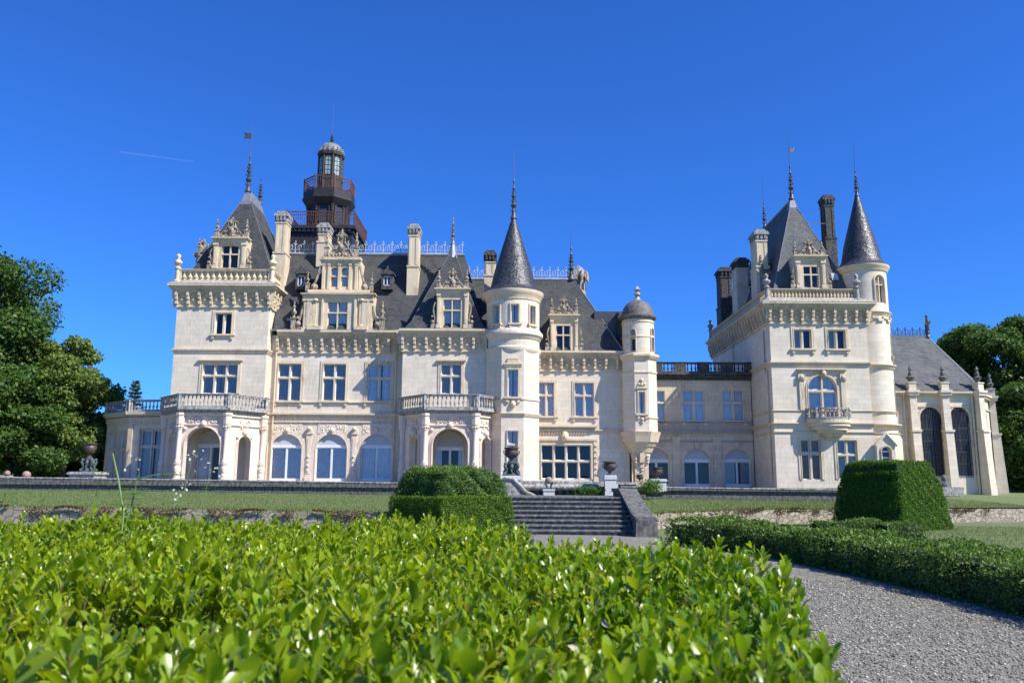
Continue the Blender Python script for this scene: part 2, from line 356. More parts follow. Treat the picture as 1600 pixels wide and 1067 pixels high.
def window(par, F, h, cols=2, trans=(), stone=.10, sur=.16, sill=True, hood=False, cur='full', mat=None, door=False, name='window', smat=None, cm=None, inn=-.95):
    mat = mat or TRIM; w = MB(F)
    if sur: ring(w, h, sur, -.01, .05); ring(w, h, .055, .05, .075)
    zt = [h.z0 + (h.z1 - h.z0) * t for t in trans]
    if not door and stone:
        for c in range(1, cols):
            a = h.s0 + h.w * c / cols; w.box(a - stone / 2, a + stone / 2, -.26, -.04, h.z0, h.top(a))
        for z in zt: w.box(h.s0, h.s1, -.26, -.035, z - stone / 2, z + stone / 2)
    if hood: w.box(h.s0 - sur - .12, h.s1 + sur + .12, -.02, .2, h.z1 + sur, h.z1 + sur + .1); w.box(h.s0 - sur - .05, h.s1 + sur + .05, -.02, .13, h.z1 + sur - .07, h.z1 + sur)
    if not w.v: w.box(h.s0, h.s1, -.3, -.05, h.z0 - .03, h.z0 + .03)
    wo = obj(name, w, mat, par)
    if sill:
        s = MB(F); s.box(h.s0 - sur - .1, h.s1 + sur + .1, -.1, .16, h.z0 - .12, h.z0 - .002)
        for a in (h.s0 - sur * .4, h.s1 + sur * .4): s.box(a - .08, a + .08, -.02, .11, h.z0 - .34, h.z0 - .12); s.box(a - .055, a + .055, -.02, .08, h.z0 - .42, h.z0 - .34)
        obj('sill', s, mat, wo)
    f = MB(F); fw = .055
    zs = [h.z0] + (zt if not door else []) + [h.spring if h.arch else h.z1]
    if door:
        zd = h.z0 + (h.z1 - h.z0) * trans[0]; fw = .075
        f.box(h.s0, h.s1, -.24, -.1, zd - .09, zd + .09)
        for a, b in ((h.s0, h.c), (h.c, h.s1)):
            f.box(a, a + fw, -.22, -.15, h.z0, zd - .09); f.box(b - fw, b, -.22, -.15, h.z0, zd - .09); f.box(a + fw, b - fw, -.22, -.15, h.z0, h.z0 + .2); f.box(a + fw, b - fw, -.22, -.15, zd - .17, zd - .09)
        t = MB(F); up = Hole(h.s0, h.s1, zd + .09, h.z1, h.arch, min(h.rise, h.z1 - zd - .1) if h.arch else None)
        t.extr(up.outline(), -.3, -.14); obj('arched_panel', t, BLIND, wo)
        zs = [h.z0, zd]
    else:
        cw = h.w / cols
        for c in range(cols):
            a, b = h.s0 + cw * c + (stone / 2 if c else 0), h.s0 + cw * (c + 1) - (stone / 2 if c < cols - 1 else 0)
            for z0, z1 in zip(zs, zs[1:]):
                z0, z1 = z0 + (stone / 2 if z0 != h.z0 else 0), z1 - (stone / 2 if z1 != zs[-1] else 0)
                f.box(a, a + fw, -.26, -.2, z0, z1); f.box(b - fw, b, -.26, -.2, z0, z1); f.box(a + fw, b - fw, -.26, -.2, z0, z0 + fw); f.box(a + fw, b - fw, -.26, -.2, z1 - fw, z1)
        if h.arch: ring(f, Hole(h.s0 + .06, h.s1 - .06, h.spring, h.z1 - .06, True, h.rise - .06), .06, -.26, -.2); f.box(h.s0, h.s1, -.27, -.19, h.spring - .04, h.spring + .04)
    obj('window_frame', f, PAINT, wo)
    p = MB(F); o = h.outline() if not door else [(h.s0, h.z0), (h.s1, h.z0), (h.s1, zd), (h.s0, zd)]
    p.face([(a, -.235 if not door else -.19, z) for a, z in o]); obj('pane', p, GLASS, wo)
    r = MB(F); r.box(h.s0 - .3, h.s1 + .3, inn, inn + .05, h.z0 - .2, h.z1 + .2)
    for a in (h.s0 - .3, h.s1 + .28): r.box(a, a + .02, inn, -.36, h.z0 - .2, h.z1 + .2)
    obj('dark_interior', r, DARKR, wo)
    if cur:
        c = MB(F); top = (h.z1 if not door else zd)
        if cur == 'full': curtain(c, h.s0, h.c - .03, h.z0, top, (-.30 if not door else -.26), F); curtain(c, h.c + .03, h.s1, h.z0, top, (-.30 if not door else -.26), F)
        elif cur == 'sides': curtain(c, h.s0, h.s0 + h.w * .2, h.z0, top, (-.30 if not door else -.26), F); curtain(c, h.s1 - h.w * .2, h.s1, h.z0, top, (-.30 if not door else -.26), F)
        elif cur == 'left': curtain(c, h.s0, h.s0 + h.w * .55, h.z0, top, (-.30 if not door else -.26), F)
        elif cur == 'gap': curtain(c, h.s0, h.s0 + h.w * .42, h.z0, top, (-.30 if not door else -.26), F); curtain(c, h.s1 - h.w * .38, h.s1, h.z0, top, (-.30 if not door else -.26), F)
        elif cur == 'folds':
            for a0, a1 in ((h.s0 + .06, h.c - .06), (h.c + .06, h.s1 - .06)):
                k = int((top - h.z0) / .045)
                for j in range(k):
                    z0, z1 = h.z0 + (top - h.z0) * j / k, h.z0 + (top - h.z0) * (j + 1) / k; d0, d1 = -.27 + .03 * math.sin(j * 2.1), -.27 + .03 * math.sin((j + 1) * 2.1)
                    sg = 8
                    for q in range(sg):
                        e0, e1 = a0 + (a1 - a0) * q / sg, a0 + (a1 - a0) * (q + 1) / sg; g0, g1 = .09 * (2 * q / sg - 1) ** 2, .09 * (2 * (q + 1) / sg - 1) ** 2
                        c.face([(e0, d0, z0 + g0), (e1, d0, z0 + g1), (e1, d1, z1 + g1), (e0, d1, z1 + g0)], F, True)
        obj('curtain', c, cm or CURT, wo)
    return wo
def band(mb, s0, s1, z, h, out, F=None, e=0):   # string course with a stepped profile
    mb.box(s0 - e, s1 + e, -.05, out, z - h * .35, z, F); mb.box(s0 - e * .7, s1 + e * .7, -.05, out * .65, z - h * .7, z - h * .35, F); mb.box(s0 - e * .4, s1 + e * .4, -.05, out * .35, z - h, z - h * .7, F)
def cornice(par, F, s0, s1, zt, zb, pitch=.85, e=.0, mat=None, k0=0, name='cornice'):
    """bracketed cornice: shelf, small blocks, a row of shell niches and scrolled brackets"""
    H = zt - zb; m = MB(F); za = zt - H * .30
    m.box(s0 - e, s1 + e, -.2, .62, zt - H * .09, zt); m.box(s0 - e * .85, s1 + e * .85, -.2, .5, zt - H * .17, zt - H * .09); m.box(s0 - e * .7, s1 + e * .7, -.2, .38, zt - H * .24, zt - H * .17)
    nb = max(1, round((s1 - s0) / pitch)); p = (s1 - s0) / nb
    m.box(s0 - e * .4, s1 + e * .4, -.1, .10, zb + H * .02, zb + H * .12)
    hs = [Hole(s0 + p * k + .09, s0 + p * (k + 1) - .09, zb + H * .28, zt - H * .33, True, min((p - .22) / 2, H * .38)) for k in range(nb)]
    wall(m, s0 - e * .5, s1 + e * .5, zb + H * .28, zt - H * .24, hs, n=.26, depth=.22)
    m.box(s0 - e * .5, s1 + e * .5, .0, .04, zb + H * .1, zt - H * .2)
    for k in range(nb + 1):
        a = s0 + p * k
        m.box(a - .085, a + .085, 0, .40, zt - H * .50, zt - H * .24); m.box(a - .075, a + .075, 0, .34, zb + H * .36, zt - H * .50); m.box(a - .09, a + .09, 0, .26, zb + H * .14, zb + H * .30); m.box(a - .06, a + .06, 0, .18, zb + H * .10, zb + H * .14); m.box(a - .10, a + .10, 0, .13, zb, zb + H * .10)
    for h in hs:
        if h.w > .2: m.flathe(h.c, .06, [(.01, h.z0 + .02), (h.w * .30, h.z0 + .05), (h.w * .22, h.z0 + .14), (.02, h.z0 + .26)], 6)
    return obj(name, m, mat or TRIM, par)
BAL = [(.055, 0), (.06, .06), (.035, .1), (.035, .14), (.085, .32), (.075, .42), (.04, .62), (.032, .78), (.05, .86), (.06, .9), (.06, 1)]
def baluster(mb, a, n, z0, h, F, seg=6, k=1.0): mb.flathe(a, n, [(r * k, z0 + t * h) for r, t in BAL], seg, F)
def balustrade(mb, F, s0, s1, z0, z1, n=0, gap=.27, piers=(True, True), pw=.26, seg=6, mid=0, k=1.0):
    H = z1 - z0; b0, b1 = z0 + H * .14, z1 - H * .15
    mb.box(s0, s1, n - .13, n + .13, z0, b0, F); mb.box(s0, s1, n - .12, n + .12, b1, z1 - H * .05, F); mb.box(s0 - .02, s1 + .02, n - .16, n + .16, z1 - H * .05, z1, F)
    P = [s0 + (s1 - s0) * j / (mid + 1) for j in range(mid + 2)]
    for j, a in enumerate(P):
        if (j == 0 and not piers[0]) or (j == mid + 1 and not piers[1]): continue
        mb.box(a - pw / 2, a + pw / 2, n - .15, n + .15, z0, z1 - .002, F); mb.box(a - pw / 2 - .03, a + pw / 2 + .03, n - .19, n + .19, z1 - H * .06, z1 + .012, F)
    for a, b in zip(P, P[1:]):
        c = max(1, int((b - a - pw) / gap)); st = (b - a - pw) / c
        for j in range(c): baluster(mb, a + pw / 2 + st * (j + .5), n, b0, b1 - b0, F, seg, k)
def pinnacle(mb, a, n, z0, z1, F, w=.13, seg=8):
    H = z1 - z0; mb.box(a - w, a + w, n - w, n + w, z0, z0 + H * .38, F); mb.box(a - w * 1.3, a + w * 1.3, n - w * 1.3, n + w * 1.3, z0 + H * .38, z0 + H * .43, F)
    mb.flathe(a, n, [(r * w, z0 + t * H) for r, t in ((.8, .43), (.5, .5), (1.1, .58), (1.15, .63), (.5, .68), (.45, .76), (.8, .80), (.4, .84), (.35, .9), (.55, .94), (.3, .98), (.05, 1))], seg, F)
def urnfin(mb, a, n, z0, z1, F, w=.2):
    H = z1 - z0; mb.flathe(a, n, [(r * w, z0 + t * H) for r, t in ((1.2, 0), (1.2, .04), (.7, .08), (.62, .42), (.95, .46), (.95, .5), (.45, .55), (1.25, .66), (1.2, .72), (.5, .78), (.45, .84), (.7, .9), (.6, .95), (.05, 1))], 10, F)
def finial(mb, x, y, z0, z1, rod, w=.22, seg=8):
    w *= .82
    H = z1 - z0; pr = [(1.1, 0), (.75, .06), (.5, .16), (.38, .26), (.9, .30), (1.0, .34), (.45, .38), (.35, .5), (.75, .54), (.8, .57), (.3, .61), (.28, .72), (.55, .75), (.22, .79), (.18, .9), (.34, .94), (.1, 1)]
    mb.lathe(x, y, [(r * w, z0 + t * H) for r, t in pr], seg)
    for t, q in ((.20, .9), (.45, .8), (.66, .6)):   # leafy hooks round the stem
        for k in range(6):
            a = k * math.pi / 3; c, s_ = math.cos(a), math.sin(a)
            mb.tube([(x + c * w * .3, y + s_ * w * .3, z0 + (t - .05) * H), (x + c * w * q * 1.15, y + s_ * w * q * 1.15, z0 + t * H), (x + c * w * q * 1.3, y + s_ * w * q * 1.3, z0 + (t + .03) * H)], [.02, .03, .012], 4)
    if rod > z1: mb.tube([(x, y, z1 - .05), (x, y, rod)], [.026, .012], 5)
def cresting(par, p, q, z, h, mat, step=.62):    # pierced metal ridge ornament
    F = between(p, q); m = MB(F); L = F.L; c = max(1, int(L / step)); st = L / c
    m.box(0, L, -.06, .06, z - .02, z + .07); m.box(0, L, -.015, .015, z + h * .28, z + h * .33); m.box(0, L, -.015, .015, z + .1, z + .13)
    for k in range(c + 1):
        a = k * st; m.box(a - .035, a + .035, -.03, .03, z + .05, z + h * .95)
        m.box(a - .12, a + .12, -.02, .02, z + h * .70, z + h * .79); m.flathe(a, 0, [(.01, z + h * .84), (.08, z + h * .92), (.01, z + h)], 5)
        if k < c:
            b = a + st / 2; m.box(b - .015, b + .015, -.015, .015, z + .05, z + h * .62)
            for g in (-1, 1):
                P = [(b + g * math.cos(t) * st * .21 + 0, 0, z + h * .48 + math.sin(t) * h * .2) for t in [R(x) for x in range(-80, 261, 42)]]
                m.tube([F.w(*x) for x in P], .026, 3)
            m.tube([F.w(a, 0, z + h * .6), F.w(a + st * .25, 0, z + h * .75), F.w(b, 0, z + h * .62)], .014, 3); m.tube([F.w(a + st, 0, z + h * .6), F.w(a + st * .75, 0, z + h * .75), F.w(b, 0, z + h * .62)], .014, 3)
    return obj('cresting', m, mat, par)
def chimney(par, x, y, w, d, z0, z1, zm, mat=None, rows=1):
    mat = mat or TRIM; m = MB(Frame(x, y))
    a, b = w / 2, d / 2
    m.box(-a * 1.04, a * 1.04, -b * 1.04, b * 1.04, z0, zm); m.box(-a * 1.14, a * 1.14, -b * 1.12, b * 1.12, zm, zm + .12); m.box(-a * .92, a * .92, -b * .92, b * .92, zm + .12, z1 - 1.0)
    H = z1 - 1.0 - zm - .12
    for sg in (-1, 1):
        for e in (-.6, 0.6): m.box(e * a - .09 * w, e * a + .09 * w, sg * b * .92 - .035, sg * b * .92 + .035, zm + .2, z1 - 1.1)
        for e in (-.6, 0.6): m.box(sg * a * .92 - .035, sg * a * .92 + .035, e * b - .09 * d, e * b + .09 * d, zm + .2, z1 - 1.1)
    m.box(-a, a, -b, b, z1 - 1.0 - H * .0, z1 - .9)
    c = MB(Frame(x, y)); c.box(-a * .95, a * .95, -b * .95, b * .95, z1 - .9, z1 - .45)
    for e in (-.62, 0, .62):
        for sg in (-1, 1): c.box(e * a - .07, e * a + .07, sg * b * .95 - .1, sg * b * .95 + .1, z1 - .78, z1 - .45); c.box(sg * a * .95 - .1, sg * a * .95 + .1, e * b - .07, e * b + .07, z1 - .78, z1 - .45)
    c.box(-a * 1.22, a * 1.22, -b * 1.15, b * 1.15, z1 - .45, z1 - .3); c.box(-a * 1.1, a * 1.1, -b * 1.08, b * 1.08, z1 - .3, z1 - .18); c.box(-a * .8, a * .8, -b * .85, b * .85, z1 - .18, z1)
    o = obj('chimney', m, mat, par); obj('chimney_cap', c, DARKST if mat in (SHADE, DARKST) else GREY, o); return o
def pediment(m, F, a0, a1, z0, z1, n0, n1, ears=True, tall=1.0):
    c, w, H = (a0 + a1) / 2, a1 - a0, z1 - z0
    out = [(a0 + w * .12, z0), (a1 - w * .12, z0)]; R_ = []
    for t in range(9):
        k = t / 8; R_.append((c + w * .38 * (1 - k) ** 1.7 + w * .10 * k, z0 + H * (.06 + .66 * k ** .8)))
    out += R_ + [(c + w * .14, z0 + H * .74), (c + w * .14, z0 + H * .80)] + [(c + w * .12 * math.cos(R(x)), z0 + H * .80 + H * .12 * math.sin(R(x))) for x in range(0, 181, 30)] + [(c - w * .14, z0 + H * .80), (c - w * .14, z0 + H * .74)] + [(2 * c - x, z) for x, z in reversed(R_)]
    m.extr(out, n0, n1, F)
    for sg in (-1, 1):        # scrolls and the shield
        m.tube([F.w(c + sg * (w * .38 * (1 - k) ** 1.7 + w * .10 * k), n1 + .02, z0 + H * (.06 + .66 * k ** .8)) for k in [i / 8 for i in range(9)]], .045, 5)
        for k, (q, r) in enumerate(((.30, .06), (.16, .07))): x, y, _ = F.w(c + sg * w * q, n1, 0); m.ball(x, y, z0 + H * (.14 + .16 * k), r * 1.3, 6)
    x, y, _ = F.w(c, n1, 0); m.ball(x, y, z0 + H * .36, w * .085, 8, 1.5); m.ball(x, y, z0 + H * .72, w * .06, 6)
    for sg in (-1, 1):
        for q, zz, r in ((.10, .52, .045), (.22, .30, .04), (.36, .08, .05), (.05, .14, .04), (.14, .10, .045), (.24, .07, .04)): x, y, _ = F.w(c + sg * w * q, n1, 0); m.ball(x, y, z0 + H * zz, w * r, 6)
    m.box(c - w * .16, c + w * .16, n0 - .02, n1 + .09, z0 + H * .76, z0 + H * .80, F); m.box(c - w * .03, c + w * .03, n1, n1 + .06, z0 + H * .80, z0 + H * .9, F)
    m.flathe(c, (n0 + n1) / 2, [(.06, z0 + H * .9), (.09, z0 + H * .95), (.02, z0 + H * 1.03)], 6, F)
    if ears:
        for a in (a0 + w * .06, a1 - w * .06): pinnacle(m, a, (n0 + n1) / 2, z0, z0 + H * (.92), F, w * .05 + .02, 6)
def dormer(par, Y, bu, bv, ou, ov, ptop, depth=3.0, top=True, cols=2, trans=(.62,), arch=False, wings=True, cur=None, mat=None, X=None):
    """stone dormer: body, pilasters, window, entablature, scrolled gable, slate saddle behind"""
    mat = mat or TRIM; F = Frame(0, Y); s0, s1, z0, z1 = F.rect(*bu, *bv); a0, a1, y0, y1 = F.rect(*ou, *ov); z0 = min(z0, y0 - .05)
    h = Hole(a0, a1, max(y0, z0 + .02), y1, arch); m = MB(F); wall(m, s0, s1, z0, z1, [h], depth=.3)
    for a in (s0, s1): m.face([(a, 0, z0), (a, -depth, z0), (a, -depth, z1), (a, 0, z1)])
    pw = max(.14, (a0 - s0) * .5)
    for a in (s0 + pw * .6, s1 - pw * .6):
        m.box(a - pw / 2, a + pw / 2, 0, .09, z0, z1 - .42); m.box(a - pw * .62, a + pw * .62, 0, .14, z0, z0 + .22); m.box(a - pw * .62, a + pw * .62, 0, .15, z1 - .56, z1 - .42); m.box(a - pw * .3, a + pw * .3, .09, .12, z0 + .35, z1 - .7)
    m.box(s0 - .02, s1 + .02, -.05, .12, z1 - .42, z1 - .16); m.box(s0 - .08, s1 + .08, -.4, .2, z1 - .16, z1 - .08); m.box(s0 - .16, s1 + .16, -.5, .3, z1 - .08, z1)
    d = obj('dormer', m, mat, par)
    if top: zp = AZ((bu[0] + bu[1]) / 2, ptop, Y); g = MB(F); pediment(g, F, s0 - .02, s1 + .02, z1, zp, -.28, -.08); obj('gable', g, AGED, d)
    if wings:
        for a, sg in ((s0, -1), (s1, 1)):
            k = MB(F); k.tube([F.w(a + sg * (.08 + .10 * math.sin(t * 6.2) + .16 * (1 - (1 - t))), .0, z0 + (z1 - z0) * .60 * (1 - t) + .15) for t in [i / 10 for i in range(11)]], .055, 5)
            k.box(a + sg * .02, a + sg * .38, -.16, .06, z0, z0 + .32); x, y, _ = F.w(a + sg * .28, 0, 0); k.ball(x, y, z0 + .48, .13, 6); k.ball(x, y, z0 + .85, .09, 6)
            obj('side_scroll', k, AGED, d)
    r = MB(F); zr = z1 + (s1 - s0) * .42; c = (s0 + s1) / 2
    zr = zr if top else z1 + .04; r.hull([(s0 - .05, -.35, z1 + .01), (c, -.35, zr), (s1 + .05, -.35, z1 + .01)], [(s0 - .05, -depth - .3, z1 + .01), (c, -depth - .3, zr), (s1 + .05, -depth - .3, z1 + .01)]); obj('dormer_roof', r, SLATE if top else LEAD, d)
    sub_window(d, F, h, cols, trans, cur); return d
def sub_window(par, F, h, cols=2, trans=(), cur=None, st=.09):
    m = MB(F)                 # stone cross and sashes
    for c in range(1, cols):
        a = h.s0 + h.w * c / cols; m.box(a - st / 2, a + st / 2, -.22, -.03, h.z0, h.top(a))
    for t in trans: z = h.z0 + (h.z1 - h.z0) * t; m.box(h.s0, h.s1, -.22, -.025, z - st / 2, z + st / 2)
    if h.arch: ring(m, h, .06, -.01, .04)
    for c in range(cols):
        for sg in (0, 1): a = h.s0 + h.w * (c + sg) / cols; m.box(a - .07, a + .07, -.24, -.2, h.z0, h.top(a) if not h.arch else h.spring)
    m.box(h.s0, h.s1, -.24, -.2, h.z0, h.z0 + .08); obj('window_frame', m, PAINT if not trans and cols == 1 else TRIM, par)
    p = MB(F); p.face([(a, -.21, z) for a, z in h.outline()]); obj('pane', p, GLASS, par)
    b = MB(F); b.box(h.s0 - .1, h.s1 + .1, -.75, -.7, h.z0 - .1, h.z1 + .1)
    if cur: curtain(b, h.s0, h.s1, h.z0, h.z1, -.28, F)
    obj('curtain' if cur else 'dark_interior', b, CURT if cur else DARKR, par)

# ------------------------------------------------------------------ the chateau
CH = thing('chateau', (0, 60, E - .15), 'long cream stone chateau with slate roofs, round corner towers and a dark belvedere', 'chateau')
ZB = E - .15
def hole(F, u0, u1, v0, v1, arch=False, rise=None):
    a, b, c, d = F.rect(u0, u1, v0, v1); return Hole(a, b, max(c, ZB + .02), d, arch, rise)
def sides(par, x0, x1, y0, y1, z0, z1, mat, back=True, left=True, right=True, name='wall'):
    m = MB()
    if left: wall(m, 0, y1 - y0, z0, z1, F=Frame(x0, y1, 0, -1))
    if right: wall(m, 0, y1 - y0, z0, z1, F=Frame(x1, y0, 0, 1))
    if back: wall(m, 0, x1 - x0, z0, z1, F=Frame(x1, y1, -1, 0))
    return obj(name, m, mat, par)
def roofm(par, quads, mat=None, name='roof'):
    m = MB()
    for q in quads: m.face([(x, -y, z) for x, y, z in q], WF)
    return obj(name, m, mat or SLATE, par)
def ridge_roll(par_mb, pts, r=.06): par_mb.tube(pts, r, 6)

# ---- left pavilion
Y = 58.2; F = Frame(0, Y); x0, x1 = AX(271.5, 550, Y), AX(416, 560, Y); zt = AZ(350, 450, Y); LPx0, LPx1 = x0, x1
h1 = hole(F, 336, 362, 489, 522); h2 = hole(F, 316, 371, 568.5, 614.5); h3 = Hole(-21.95, -20.1, ZB + .02, AZ(330, 674, Y), True)
m = MB(F); wall(m, x0, x1, ZB, zt, [h1, h2, h3]); obj('wall', m, STONE, CH)
window(CH, F, h1, 2, (), .12, .2, True, cur=None); window(CH, F, h2, 3, (.60,), .1, .22, False, True, 'full', cm=CURTD); window(CH, F, h3, door=True, trans=(.74,), sill=False, cur='left')
sides(CH, x0, x1, Y, Y + 9, ZB, zt, STONE)
zc0, zc1 = AZ(350, 481, Y), AZ(350, 446, Y)
FL, FR, FB = Frame(x0, Y + 9, 0, -1), Frame(x1, Y, 0, 1), None
cornice(CH, F, x0, x1, zc1, zc0, .81, .6); cornice(CH, FR, 0, 9, zc1, zc0, .81); cornice(CH, FL, 0, 9, zc1, zc0, .81)
b = MB(F); zs = AZ(345, 545, Y); band(b, x0, x1, zs, .32, .14, e=.12)
for FF in (FR, FL): band(b, 0, 9, zs, .32, .14, FF)
zg = AZ(345, 640, Y)
band(b, x0, x1, zg, .35, .16, e=.12); obj('string_course', b, TRIM, CH)
m = MB(F)                        # sloping gutter slab and pierced parapet
m.hull([(x0 - .62, .64, zc1), (x1 + .62, .64, zc1), (x1 + .62, -9.3, zc1), (x0 - .62, -9.3, zc1)], [(x0 - .2, .22, zc1 + .26), (x1 + .2, .22, zc1 + .26), (x1 + .2, -9, zc1 + .26), (x0 - .2, -9, zc1 + .26)]); obj('gutter_slab', m, GREY, CH)
m = MB(F); zp0, zp1 = zc1 + .24, AZ(350, 421.5, Y)
balustrade(m, F, x0, x1, zp0, zp1, 0, .40, pw=.3, k=1.7); balustrade(m, FR, .2, 9, zp0, zp1, 0, .40, pw=.3, k=1.7, piers=(False, True)); balustrade(m, FL, 0, 8.8, zp0, zp1, 0, .40, pw=.3, k=1.7, piers=(True, False)); m.box(x0, x1, -.14, -.09, zp0, zp1 - .06); obj('parapet', m, TRIM, CH)
for a, n in ((x0 - .12, .1), (x1 + .12, .1), (x0 - .12, -9)):
    m = MB(F); urnfin(m, a, n, zc1 + .2, AZ(281, 397, Y), F, .24); obj('corner_finial', m, TRIM, CH)
bx0, bx1, byf = AX(289, 425, Y + .7), AX(430, 425, Y + .7), Y + .7; zb = zp0 + .3; cx = (bx0 + bx1) / 2; ya, yb = 61.7, 64.8; za = AZ(384, 300, ya); yk = 67.8
A, B = (cx, ya, za), (cx, yb, za)
roofm(CH, [[(bx0, byf, zb), (bx1, byf, zb), A], [(bx1, byf, zb), (bx1, yk, zb), B, A], [(bx1, yk, zb), (bx0, yk, zb), B], [(bx0, yk, zb), (bx0, byf, zb), A, B]], name='pavilion_roof')
m = MB()
for q in ((bx0, byf, zb), (bx1, byf, zb)): m.tube([q, A], .014, 6)
for q in ((bx1, yk, zb), (bx0, yk, zb)): m.tube([q, B], .014, 6)
m.tube([A, B], .12, 6)
m.hull([(cx - .42, -ya + .42, za - 1.15), (cx + .42, -ya + .42, za - 1.15), (cx + .42, -yb - .42, za - 1.15), (cx - .42, -yb - .42, za - 1.15)], [(cx - .08, -ya + .1, za + .2), (cx + .08, -ya + .1, za + .2), (cx + .08, -yb, za + .2), (cx - .08, -yb, za + .2)], WF); obj('lead_ridge', m, LEAD, CH)
m = MB(); finial(m, cx, ya, za, AZ(387, 243, ya), AZ(387, 190, ya), .30)
zf = AZ(387, 213, ya); m.box(cx - .38, cx - .03, -ya - .015, -ya + .015, zf - .2, zf + .25, WF); m.extr([(cx - .38, zf + .25), (cx - .62, zf + .32), (cx - .5, zf + .0), (cx - .62, zf - .2), (cx - .38, zf - .2)], -ya - .015, -ya + .015, WF); obj('finial', m, DLEAD, CH)
m = MB(); finial(m, cx, yb, za, za + 2.3, 0, .24); obj('finial', m, DLEAD, CH)
dormer(CH, 58.88, (333, 385), (372, 420), (346, 372), (384, 419), 339, 2.6)
# side dormers of the left pavilion, seen from behind its slopes
for xs, dx, lab in ((bx1 - .25, 1, 0), (bx0 + .2, -1, 1)):
    FF = Frame(xs, 0, 0, 1) if dx > 0 else Frame(xs, 0, 0, -1); d = MB(FF); c = 62.2 if dx > 0 else -61.2
    hh = Hole(c - .5, c + .5, zb + .5, zb + 1.9); wall(d, c - .95, c + .95, zb, zb + 2.4, [hh], depth=.25)
    for a in (c - .95, c + .95): d.face([(a, 0, zb), (a, -1.6, zb), (a, -1.6, zb + 2.4), (a, 0, zb + 2.4)])
    d.box(c - 1.05, c + 1.05, -.3, .2, zb + 2.2, zb + 2.45); dd = obj('dormer', d, AGED, CH); g = MB(FF); pediment(g, FF, c - .95, c + .95, zb + 2.45, zb + 3.8, -.25, -.05); obj('gable', g, AGED, dd)
    r = MB(FF); r.hull([(c - 1, -.3, zb + 2.46), (c, -.3, zb + 3.2), (c + 1, -.3, zb + 2.46)], [(c - 1, -2.6, zb + 2.46), (c, -2.6, zb + 3.2), (c + 1, -2.6, zb + 2.46)]); obj('dormer_roof', r, SLATE, dd); sub_window(dd, FF, hh, 2, (.6,))

# ---- main block between the pavilions
Y = 59.3; F = Frame(0, Y); x0, x1 = LPx1, AX(628, 600, Y); zt = AZ(520, 518, Y); zc0 = AZ(520, 553, Y); M1x1 = x1
H = [hole(F, 434, 470, 568, 626), hole(F, 504.5, 540, 568.5, 626), hole(F, 574, 610, 569, 626.5)]
D = [hole(F, 423, 471, 678, 751.5, True), hole(F, 493, 542, 678, 751.5, True), hole(F, 563.5, 612.5, 678, 751.5, True)]
m = MB(F); wall(m, x0, x1, ZB, zt - .3, H + D); obj('wall', m, STONE, CH)
for h, c in zip(H, ('full', 'full', 'gap')): window(CH, F, h, 2, (.62,), .11, .2, True, cur=c, cm=CURTD if c == 'full' else CURT)
for h, c in zip(D, ('folds', 'folds', 'full')): window(CH, F, h, door=True, trans=(.74,), sill=False, sur=.3, cur=c, mat=PINK)
cornice(CH, F, x0 + .5, x1 - .2, zt, zc0, .82)
b = MB(F); band(b, x0, x1, AZ(520, 645.5, Y), .34, .22); band(b, x0, x1, AZ(520, 659, Y), .14, .10); band(b, x0, x1, AZ(520, 628, Y), .12, .09); obj('string_course', b, TRIM, CH)
m = MB(F)                         # carved pilasters, keystones and swags over the arches
zq0, zq1 = AZ(520, 676, Y), AZ(520, 662, Y)
def relief(m, F, a0, a1, z0, z1, n=.03):      # carved leafy scrollwork
    w, h = a1 - a0, z1 - z0
    for i in range(int(10 + w * 12)):
        a, z = a0 + w * rnd.random(), z0 + h * (.12 + .76 * rnd.random()); x, y, _ = F.w(a, n - .02, 0); m.ball(x, y, z, .035 + .045 * rnd.random(), 5, 1 + .5 * rnd.random())
    for sg in (0, 1):
        c, r_ = a0 + w * (.28 + .44 * sg), min(w * .2, h * .38); m.tube([F.w(c + math.cos(t * .8) * r_ * (1 - t / 11), n, (z0 + z1) / 2 + math.sin(t * .8) * r_ * (1 - t / 11)) for t in range(10)], .028, 4)
def swag(m, F, a0, a1, z0, z1, n=.03, k=5):
    return relief(m, F, a0, a1, z0 - .05, z1 + .05, n)
    for i in range(k):
        a = a0 + (a1 - a0) * (i + .5) / k; z = z0 + (z1 - z0) * (.5 - .25 * math.sin(math.pi * (i + .5) / k)); x, y, _ = F.w(a, n, 0)
        m.ball(x, y, z, (a1 - a0) / k * .42, 6, .8)
    m.tube([F.w(a0 + (a1 - a0) * t / 8, n + .02, z0 + (z1 - z0) * (.75 - .5 * math.sin(math.pi * t / 8))) for t in range(9)], .035, 4)
for c in ((D[0].s1 + D[1].s0) / 2, (D[1].s1 + D[2].s0) / 2):
    m.box(c - .24, c + .24, 0, .12, ZB, ZB + .55); m.box(c - .19, c + .19, 0, .09, ZB + .55, zq0 - .1); m.box(c - .11, c + .11, .09, .12, ZB + .8, zq0 - .4)
    m.box(c - .26, c + .26, 0, .16, zq0 - .1, zq0 + .12)
    for k in range(4): x, y, _ = F.w(c, .12, 0); m.ball(x, y, ZB + 1.0 + k * .33, .07 + .02 * (k % 2), 6)
    x, y, _ = F.w(c, .16, 0); m.ball(x, y, zq0 + .28, .17, 8)
for h in D:
    x, y, _ = F.w(h.c, .12, 0); m.ball(x, y, h.z1 + .27, .15, 8, 1.3)
    swag(m, F, h.c - .95, h.c - .2, zq0 - .05, zq1); swag(m, F, h.c + .2, h.c + .95, zq0 - .05, zq1); m.box(h.c - 1.05, h.c + 1.05, 0, .03, zq0 - .08, zq1 + .05)
obj('carved_frieze', m, PINK, CH)
